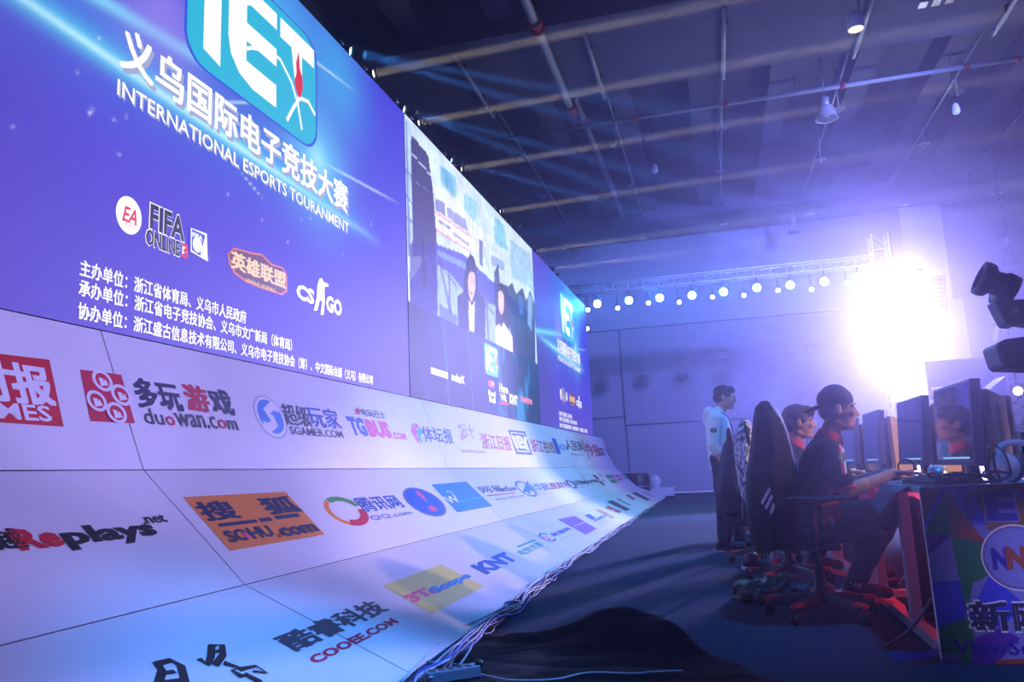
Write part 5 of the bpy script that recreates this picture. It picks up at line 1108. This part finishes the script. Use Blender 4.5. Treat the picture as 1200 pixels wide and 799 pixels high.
# --- seated players, facing the desks (+X)
M_polo = mat('polo_black', '#14141c', .75, var=.3, scale=30, bump=.2, spec=.3); M_polor = mat('polo_red', '#c41a2c', .7); M_trs = mat('trousers_black', '#0f0f15', .8, var=.3, scale=25, bump=.2)
def seated(ox, oy, label, hat, hairmat, headp=(.20, 0, 1.155), yaw=0., pitch=.06, lean=0.):
    O = Vector((ox, oy, 0)); V = lambda x, y, z_: O+Vector((x, y, z_))
    t = thing('person', label, 'person', O, 'seated players')
    R_ = rotm(yaw, pitch); hp, f = head_prims(V(*headp), R_); P_ = hp
    nk = V(.135, 0, 1.0); P_.append(('c', V(.12, 0, .98), f(-.02, 0, -.06), .056, .053))
    shl, shr = V(.09, .185, .915), V(.10, -.185, .915); ell, elr = V(.18, .25, .70), V(.155, -.25, .695); wl, wr = V(.43, .13, .785), V(.43, -.16, .785)
    limb(P_, [shl, ell, wl], [.05, .042, .028]); limb(P_, [shr, elr, wr], [.05, .042, .028])
    P_.append(('c', ell, ell+(wl-ell)*.35, .042, .041)); P_.append(('c', elr, elr+(wr-elr)*.35, .042, .041))
    P_ += hand_prims(wl, (1, -.12, -.05), (0, 0, -1), (0, -1, 0), (.15, .3, .25)); P_ += hand_prims(wr, (1, .06, -.02), (0, 0, -1), (0, 1, 0), (.12, .25, .2))
    P_ += [('c', V(.02, 0, .56), V(.10, 0, .88), .12, .13, .7, (0, 1, 0)), ('c', shl, shr, .05, .05)]
    hl, hr = V(.0, .09, .545), V(.0, -.09, .545); kl, kr = V(.44, .13, .555), V(.50, -.13, .58); al, ar = V(.22, .15, .16), V(.50, -.12, .10)
    limb(P_, [hl, kl, al], [.065, .05, .036]); limb(P_, [hr, kr, ar], [.065, .05, .036]); P_ += [('c', al, al+Vector((.12, .01, -.06)), .03, .025), ('c', ar, ar+Vector((.13, 0, -.045)), .03, .025)]
    body = melt('body', P_, M_skin, t, .0065, 2)
    eyes(t, f)
    C2 = [('c', V(-.02, 0, .53), V(.02, 0, .70), .165, .165, .78, (0, 1, 0)), ('c', V(.02, 0, .68), V(.085, 0, .86), .168, .175, .70, (0, 1, 0)), ('c', V(.085, -.13, .915), V(.085, .13, .915), .075, .075), ('c', V(.09, 0, .9), V(.125, 0, .985), .11, .066, .9, (0, 1, 0)),
          ('c', shl+Vector((0, -.02, 0)), shl+(ell-shl)*.72, .074, .068), ('c', shr+Vector((0, .02, 0)), shr+(elr-shr)*.72, .074, .068)]
    shirt = melt('polo_shirt', C2, M_polo, t, .011, 3, .006, 11)
    for e_, s_ in ((ell, shl), (elr, shr)):
        d = (e_-s_).normalized(); q = s_+(e_-s_)*.92; mb = MB(); mb.frus(q, q+d*.022, .066, .063, 20, caps=False); mb.build('sleeve_band', M_polor, t).modifiers.new('t', 'SOLIDIFY').thickness = .008
    d = (f(-.02, 0, -.06)-nk).normalized(); mb = MB(); mb.lathe([(.082, -.03), (.074, -.005), (.066, .03), (.062, .034), (.062, .0), (.07, -.03)], nk, d, 24); mb.build('collar', M_polor, t)
    legs = [('c', hl+Vector((-.06, 0, -.01)), kl, .098, .074), ('c', hr+Vector((-.06, 0, -.01)), kr, .1, .076), ('c', kl, al+Vector((0, 0, .02)), .073, .058), ('c', kr, ar+Vector((0, 0, .02)), .074, .058), ('c', hl, hr, .11, .11)]
    tr = melt('trousers', legs, M_trs, t, .012, 3, .008, 9)
    s1 = shoe('shoe', al, al+Vector((.16, .01, -.045)), t, mat('shoe_black', '#141418', .5), mat('sole_red', '#c86a6a', .6)); s2 = shoe('shoe', ar, ar+Vector((.17, 0, -.005)), t, mat('shoe_black', '#141418', .5), mat('sole_dark', '#3a3036', .6))
    if hat:
        mb = [('e', f(-.014, 0, .06), (.104, .086, .083), R_), ('c', f(-.014, 0, .035), f(-.014, 0, .075), .094, .088, .86, R_ @ Vector((1, 0, 0)))]
        cap_ = melt('cap', mb, mat('cap_black', '#121218', .7, var=.3, scale=40), t, .007, 3)
        br = [('e', f(-.125, 0, .012), (.072, .07, .014), R_ @ Matrix.Rotation(-.38, 3, 'Y'))]; melt('cap_brim', br, mat('cap_black', '#121218', .7), cap_, .006, 2)
        MB().ball(f(-.014, 0, .145), .009, (1, 1, .6), 10).build('cap_button', mat('cap_black', '#121218', .7), cap_)
        melt('hair', [('e', f(-.045, 0, -.005), (.066, .077, .06), R_), ('e', f(-.02, .05, 0.01), (.03, .03, .035), R_), ('e', f(-.02, -.05, 0.01), (.03, .03, .035), R_)], hairmat, t, .007, 2)
    else:
        melt('hair', [('e', f(-.022, 0, .055), (.106, .089, .088), R_), ('e', f(-.06, 0, -.005), (.068, .082, .07), R_), ('e', f(.05, 0, .085), (.06, .075, .045), R_), ('e', f(.0, .055, .03), (.05, .034, .045), R_), ('e', f(.0, -.055, .03), (.05, .034, .045), R_), ('c', f(.06, -.05, .065), f(.09, 0, .055), .018, .014), ('c', f(.06, .05, .065), f(.09, 0, .055), .018, .014)], hairmat, t, .008, 2, .004, 40)
    return t, body, shirt, tr, (s1, s2)
t, body, shirt, tr, shs = seated(.50, 4.85, 'seated player in a backwards black cap and black polo with red collar', True, M_hair)
zc = lambda x, y: (900+x/5.329, 430+y/5.329)
M_bg = mat('badge_green', '#2f6a58', .6)
patch('sleeve_badge', [shirt], (zc(440, 532), zc(492, 532), zc(492, 592), zc(440, 592)), M_bg, t, 14, 14, .004, lambda x, y: .1 < math.hypot(x-.5, y-.5) < .5 and not (.2 < math.hypot(x-.5, y-.5) < .3))
patch('sleeve_stripe', [shirt], (zc(455, 485), zc(466, 483), zc(492, 665), zc(480, 668)), W_st, t, 3, 20, .004, lambda x, y: not .28 < y < .55)
patch('side_panel', [shirt], (zc(440, 480), zc(452, 480), zc(478, 670), zc(462, 672)), M_polor, t, 3, 16, .0035)
patch('hem_panel', [shirt, tr], ((962, 590), (983, 586), (985, 606), (966, 616)), M_polor, t, 8, 8, .004)
patch('back_mark', [shirt], (zc(245, 470), zc(285, 440), zc(290, 450), zc(252, 482)), mat('mark_cyan', '#3a8ab0', .6), t, 6, 3, .004)
patch('pocket_mark', [tr, shirt], (z7(470, 190), z7(482, 182), z7(500, 225), z7(490, 235)), W_st, t, 4, 6, .005); patch('pocket_mark', [tr, shirt], (z7(493, 172), z7(515, 168), z7(524, 205), z7(514, 212)), W_st, t, 4, 6, .005)
q8 = lambda x, y: (870+x/4.8, 640+y/4.8)
for q in (((600, 208), (612, 212), (632, 188), (622, 184)), ((620, 222), (634, 226), (654, 202), (643, 197)), ((642, 234), (656, 237), (676, 212), (664, 207))):
    patch('shoe_stripe', [shs[0]], [q8(*p) for p in q], W_st, shs[0], 4, 5, .003)
t, body, shirt, tr, shs = seated(.42, 6.12, 'seated player with short brown hair behind the capped player, black shirt with red collar', False, M_hair2, (.19, 0, 1.15))
# --- standing man
O = Vector((.02, 8.3, 0)); V = lambda x, y, z_: O+Vector((x, y, z_))
t = thing('person', 'standing man in white hoodie, glasses and dark trousers behind the chairs', 'person', O)
R_ = rotm(.0, .12); hp, f = head_prims(V(.10, 0, 1.545), R_); P_ = hp
P_.append(('c', V(.03, 0, 1.38), f(-.02, 0, -.06), .058, .055))
shl, shr = V(-.01, .19, 1.335), V(-.02, -.19, 1.335); elr, wr = V(-.06, -.235, 1.06), V(.035, -.225, .86); ell, wl = V(.03, .235, 1.07), V(.16, .2, .90)
limb(P_, [shr, elr, wr], [.05, .042, .03]); limb(P_, [shl, ell, wl], [.05, .042, .03])
P_ += hand_prims(wr, (.12, 0, -1), (.3, .9, 0), (1, 0, 0), (.22, .35, .25)); P_ += hand_prims(wl, (.3, 0, -1), (.3, -.9, 0), (1, 0, 0), (.22, .35, .25))
P_ += [('c', V(0, 0, .92), V(.0, 0, 1.3), .13, .14, .7, (0, 1, 0)), ('c', shl, shr, .05, .05)]
hl, hr = V(.02, .09, .9), V(.0, -.09, .9); kl, kr = V(.09, .11, .48), V(-.01, -.1, .48); al, ar = V(.13, .12, .1), V(-.03, -.11, .1)
limb(P_, [hl, kl, al], [.08, .055, .04]); limb(P_, [hr, kr, ar], [.08, .055, .04]); P_ += [('c', al, al+Vector((.13, 0, -.05)), .032, .026), ('c', ar, ar+Vector((.13, 0, -.05)), .032, .026)]
body = melt('body', P_, M_skin, t, .0065, 2); eyes(t, f)
M_hood = mat('hoodie_white', '#d6d8de', .85, var=.08, scale=30, bump=.2)
C2 = [('c', V(.005, 0, .90), V(.01, 0, 1.1), .175, .185, .72, (0, 1, 0)), ('c', V(.01, 0, 1.08), V(-.005, 0, 1.28), .188, .185, .68, (0, 1, 0)), ('c', V(-.015, -.13, 1.335), V(-.015, .13, 1.335), .078, .078), ('c', V(-.0, 0, 1.3), V(.03, 0, 1.41), .12, .075, .9, (0, 1, 0)),
      ('c', shr, elr, .075, .062), ('c', elr, elr+(wr-elr)*.35, .062, .054), ('c', shl, ell, .075, .062), ('c', ell, ell+(wl-ell)*.35, .062, .054)]
hd = melt('hoodie', C2, M_hood, t, .011, 3, .007, 10)
melt('hood', [('c', V(-.07, -.07, 1.40), V(-.07, .07, 1.40), .062, .062), ('c', V(-.07, -.07, 1.40), V(.03, -.095, 1.385), .05, .035), ('c', V(-.07, .07, 1.40), V(.03, .095, 1.385), .05, .035), ('c', V(-.09, 0, 1.36), V(-.10, 0, 1.30), .06, .04)], M_hood, t, .01, 3, .005, 14)
M_trs2 = mat('trousers_dark', '#23262e', .8, var=.2, scale=25, bump=.2)
melt('trousers', [('c', hl, kl, .105, .08), ('c', hr, kr, .105, .08), ('c', kl, al, .08, .068), ('c', kr, ar, .08, .068), ('c', hl, hr, .115, .115), ('c', V(.01, -.06, .93), V(.01, .06, .93), .11, .11)], M_trs2, t, .012, 3, .012, 8)
shoe('shoe', ar, ar+Vector((.17, -.02, -.02)), t, mat('shoe_navy', '#1a2030', .6), mat('sole_dark', '#3a3036', .6)); shoe('shoe', al, al+Vector((.17, -.02, -.02)), t, mat('shoe_navy', '#1a2030', .6), mat('sole_dark', '#3a3036', .6))
melt('hair', [('e', f(-.02, 0, .055), (.104, .086, .083), R_), ('e', f(-.062, 0, .0), (.062, .076, .06), R_), ('e', f(.045, 0, .085), (.055, .07, .042), R_), ('e', f(-.005, .055, .035), (.045, .03, .04), R_), ('e', f(-.005, -.055, .035), (.045, .03, .04), R_)], M_hair, t, .007, 2, .006, 45)
gl = thing('glasses', 'thin dark-rimmed glasses on the standing man', 'glasses', f(.09, 0, 0))
for s_ in (-1, 1):
    c_ = f(.099, s_*.033, .004); a1 = R_ @ Vector((0, 1, 0)); a2 = R_ @ Vector((0, 0, 1))
    MB().tube([c_+a1*math.cos(a_)*.026+a2*math.sin(a_)*.018 for a_ in [2*PI*i/20 for i in range(21)]], .0022, 6).build('rim', M_plastic, gl)
    MB().tube([c_+a1*s_*.026+a2*.006, f(.06, s_*.083, .014), f(-.02, s_*.09, .012)], .0022, 6).build('temple', M_plastic, gl)
MB().tube([f(.1, -.008, .008), f(.104, 0, .011), f(.1, .008, .008)], .0022, 6).build('bridge', M_plastic, gl)
zp = lambda x, y: (820+x/3.636, 440+y/3.636)
patch('sleeve_print', [hd], (zp(46, 222), zp(72, 222), zp(72, 244), zp(46, 244)), mat('print_charcoal', '#3a3c48', .6), t, 12, 10, .004, lambda x, y: .3 < math.hypot(x-.5, y-.5) < .5 or (abs(y-.55) < .12))
ln = thing('lanyard', 'blue lanyard with a badge hanging on the chest of the standing man', 'lanyard', V(.1, -.05, 1.2))
MB().tube(curve_smooth([V(.06, -.1, 1.39), V(.115, -.09, 1.33), V(.142, -.06, 1.22), V(.146, -.05, 1.12)], 5), .006, 6).build('strap', mat('strap_blue', '#3a4ab0', .6), ln)
mb = MB(); mb.box(tuple(V(.143, -.085, 1.03)), tuple(V(.151, -.015, 1.12))); mb.build('badge', M_white, ln, .002)

# ================================================================ ON THE FLOOR
M_bag = mat('black_bag_film', '#0b0b10', .42, var=.1, scale=14, bump=.1)
t = thing('plastic_bag', 'crumpled shiny black plastic bag on the floor beside the near chair', 'bag', (.28, 5.35, 0))
bg = melt('bag', [('e', (.16, 5.42, .09), (.15, .16, .1)), ('e', (.33, 5.38, .11), (.17, .15, .12)), ('e', (.5, 5.36, .09), (.14, .14, .1)), ('e', (.26, 5.3, .05), (.26, .14, .06)), ('c', (.3, 5.42, .18), (.34, 5.4, .23), .05, .03)], M_bag, t, .014, 1, .03, 13)
bg.data.transform(Matrix.Translation((0, 0, .004)) @ Matrix.Diagonal((1, 1, .62, 1)))
p = onZ(911, 684, 0); t = thing('water_bottle', 'clear plastic water bottle standing on the floor by the striped jacket', 'bottle', (p.x, p.y, 0))
M_pet = mat('clear_plastic', '#dfe4ee', .08, 0, var=0, trans=.75)
pr = [(.001, .002), (.028, 0), (.033, .008)]
for k_ in range(8): pr += [(.033, .012+.016*k_), (.0305, .02+.016*k_)]
pr += [(.033, .14), (.033, .175), (.027, .2), (.014, .225), (.013, .24), (.001, .24)]
MB().lathe(pr, (p.x, p.y, 0), (0, 0, 1), 20).build('bottle', M_pet, t); MB().lathe([(.001, .262), (.014, .262), (.0155, .255), (.0155, .238), (.001, .238)], (p.x, p.y, 0), (0, 0, 1), 16).build('bottle_cap', M_white, t)
MB().lathe([(.0335, .14), (.0338, .145), (.0338, .17), (.0335, .175)], (p.x, p.y, 0), (0, 0, 1), 20).build('paper_label', mat('label_red', '#c04050', .5), t)
p = onZ(890, 650, .03); sh_ = thing('sneaker', 'dark sneaker with a pale sole left on the floor by the third chair', 'shoe', (.23, 6.75, 0)); shoe('upper', (.2, 6.75, .09), (.37, 6.72, .065), sh_, mat('shoe_black', '#141418', .5), M_white)
# heap of black cloth in the foreground
def heap_mask(x, y):
    e = min(1, max(0, (4.36+.10*noise.noise(Vector((x*3, 0, 2)))-y)/.10)); e = e*e*(3-2*e)
    e2 = min(1, max(0, (-.10+(3.84-y)*.75+.09*noise.noise(Vector((0, y*3, 7)))-x)/.10)); return e*e2*e2*(3-2*e2)
def heap(x, y):
    n1 = noise.noise(Vector((x*2.2, y*4.5, 1))); n2 = noise.noise(Vector((x*7, y*12, 4)))
    h = .008+.03*abs(n1)+.012*abs(n2)
    h += .15*math.exp(-(((x+.54)/.22)**2+((y-4.08)/.16)**2))+.10*math.exp(-(((x+.30)/.15)**2+((y-3.93)/.16)**2))+.05*math.exp(-(((x+.8)/.22)**2+((y-4.1)/.08)**2))
    return .004+h*heap_mask(x, y)
mb = MB(); nx, ny = 110, 90; hx = lambda i: -1.28+1.9*i/nx; hy = lambda j: 2.75+1.75*j/ny
fs = [(j*(nx+1)+i, j*(nx+1)+i+1, (j+1)*(nx+1)+i+1, (j+1)*(nx+1)+i) for j in range(ny) for i in range(nx) if heap_mask(hx(i+.5), hy(j+.5)) > .04]
mb.add([(hx(i), hy(j), heap(hx(i), hy(j))) for j in range(ny+1) for i in range(nx+1)], fs, 0, True)
o = mb.build('black_cloth', M_black); bm = bmesh.new(); bm.from_mesh(o.data); bmesh.ops.delete(bm, geom=[v for v in bm.verts if not v.link_faces], context='VERTS'); bm.to_mesh(o.data); bm.free()
tag(o, 'bunched black cloth sheet spread over the floor at the bottom of the photo', 'cloth')
# multi-socket bar and cables
a = onZ(508, 799, .02); t = thing('power_bar', 'grey multi-socket power bar on the floor at the bottom of the sponsor boards', 'power strip', (-1.2, 3.27, .02))
c_ = Vector((-1.17, 3.27, .045)); Rz = Matrix.Rotation(math.radians(38), 3, 'Z')
MB().box(c_-Vector((.12, .028, .025)), c_+Vector((.12, .028, .025)), 0, Rz).build('housing', mat('bar_grey', '#8f94a8', .5), t, .006)
for k_ in range(5):
    q = c_+Rz @ Vector((-.09+.04*k_, 0, .025)); MB().box(q-Vector((.014, .016, 0)), q+Vector((.014, .016, .002)), 0, Rz).build('socket', M_plastic, t)
q = c_+Rz @ Vector((.12, 0, .025)); mb = MB(); mb.ball(q, .02, (1, 1, 1), 12); mb.build('plug', M_plastic, t)
rs = random.Random(5)
cab = [mat('cable_white', '#b8bac8', .5), mat('cable_grey', '#6a6c80', .5), mat('cable_black', '#14141a', .5), mat('cable_blue', '#2a48b8', .5)]
for k_ in range(12):
    pts = []; y = 2.9+rs.random()*.4; end = (9, 12, 16, 20, 6.5, 7.5)[k_ % 6]; off = .03+rs.random()*.07
    while y < end:
        pts.append((E_b(y)[0]+off+rs.uniform(-.035, .05)+(.08*max(0, 1-(y-2.9)/3)), y, .012+rs.random()*(.05 if y < 8 else .02))); y += .16+rs.random()*.2+(y-3)*.04
    tag(MB().tube(curve_smooth(pts, 5), .0045+.003*rs.random(), 6).build('floor_cable', cab[(0, 1, 2, 0, 3, 0, 1, 2, 0, 1, 0, 3)[k_]]), 'one of the tangled thin cables along the foot of the sponsor boards', 'cable', 'tangled cables along the sponsor boards')
tag(MB().tube(curve_smooth([onZ(470, 800, .02), onZ(530, 742, .02), onZ(570, 722, .03), onZ(600, 706, .03), onZ(618, 692, .02), onZ(619, 684, .02)], 6), .006, 6).build('floor_cable', cab[0]), 'white cable bowing away from the sponsor boards over the carpet', 'cable')
def on_cloth(x, y, e=.01):
    p = onZ(x, y, .03)
    for _ in range(4): p = onZ(x, y, heap(p.x, p.y)+e)
    return p
tag(MB().tube(curve_smooth([on_cloth(x, y) for x, y in ((548, 786), (572, 792), (600, 797), (650, 796), (690, 788), (740, 789), (770, 787), (800, 786))], 6), .005, 6).build('floor_cable', cab[0]), 'white cable lying across the black cloth at the bottom of the photo', 'cable')
tag(MB().tube(curve_smooth([on_cloth(x, y) for x, y in ((500, 775), (520, 777), (545, 779), (562, 776))], 6), .005, 6).build('floor_cable', cab[0]), 'short white cable behind the grey power bar', 'cable')
tag(MB().tube(curve_smooth([onY(1091, 701, 3.95), onY(1083, 715, 3.95), onY(1070, 733, 4.0), onY(1055, 747, 4.1), onZ(1034, 758, .008)], 6), .007, 8).build('desk_cable', cab[1]), 'grey cable curving down from the end board to the floor', 'cable')
for k_ in range(5):
    tag(MB().tube(curve_smooth([onZ(1040+k_*2, 764+k_*3, .01+.006*k_), onZ(1065, 764+k_*2.2, .012+.006*k_), onZ(1085, 764+k_*1.5, .014+.006*k_), onZ(1100, 760+k_*1.5, .02+.006*k_)], 5), .0035, 6).build('floor_cable', cab[3]), 'one of the blue network cables bundled on the floor at the end board', 'cable', 'blue cable bundle')
for k_, (pts, c) in enumerate((([(1.2, 5.2, .01), (1.25, 5.5, .3), (1.4, 5.8, .5), (1.5, 6, .6)], 1), ([(1.1, 5.9, .01), (1.3, 5.8, .25), (1.5, 5.5, .35), (1.55, 5.2, .55)], 0))):
    tag(MB().tube(curve_smooth(pts, 6), .006, 6).build('desk_cable', cab[c]), ('grey', 'white')[k_]+' cable sagging under the desks in the red light', 'cable')
# far end of the boards: white monitor speaker and a dark round drum case
p = onZ(773, 581.3, .0); t = thing('stage_box', 'small white stage box on the floor at the far end of the sponsor boards', 'box', (p.x, p.y, 0))
MB().box((p.x-.45, p.y-.25, 0), (p.x+.45, p.y+.25, .25)).build('box', M_white, t, .02); MB().ball((p.x-.1, p.y, .43), .18, (1, .6, 1.1), 14).build('lamp_head', M_white, t); MB().frus((p.x-.1, p.y, .25), (p.x-.1, p.y, .35), .05).build('stem', M_steel, t)
p = onY(746, 566, 22.9); t = thing('round_case', 'dark round case peeking out behind the far end of the sponsor boards', 'case', (p.x, 22.9, 0))
MB().lathe([(.001, 0), (.36, 0), (.38, .05), (.38, p.z+.2), (.34, p.z+.28), (.001, p.z+.28)], (p.x, 22.9, 0), (0, 0, 1), 24).build('drum', M_plastic, t); MB().lathe([(.385, .3), (.4, .32), (.385, .34)], (p.x, 22.9, 0), (0, 0, 1), 24).build('band', M_steel, t)
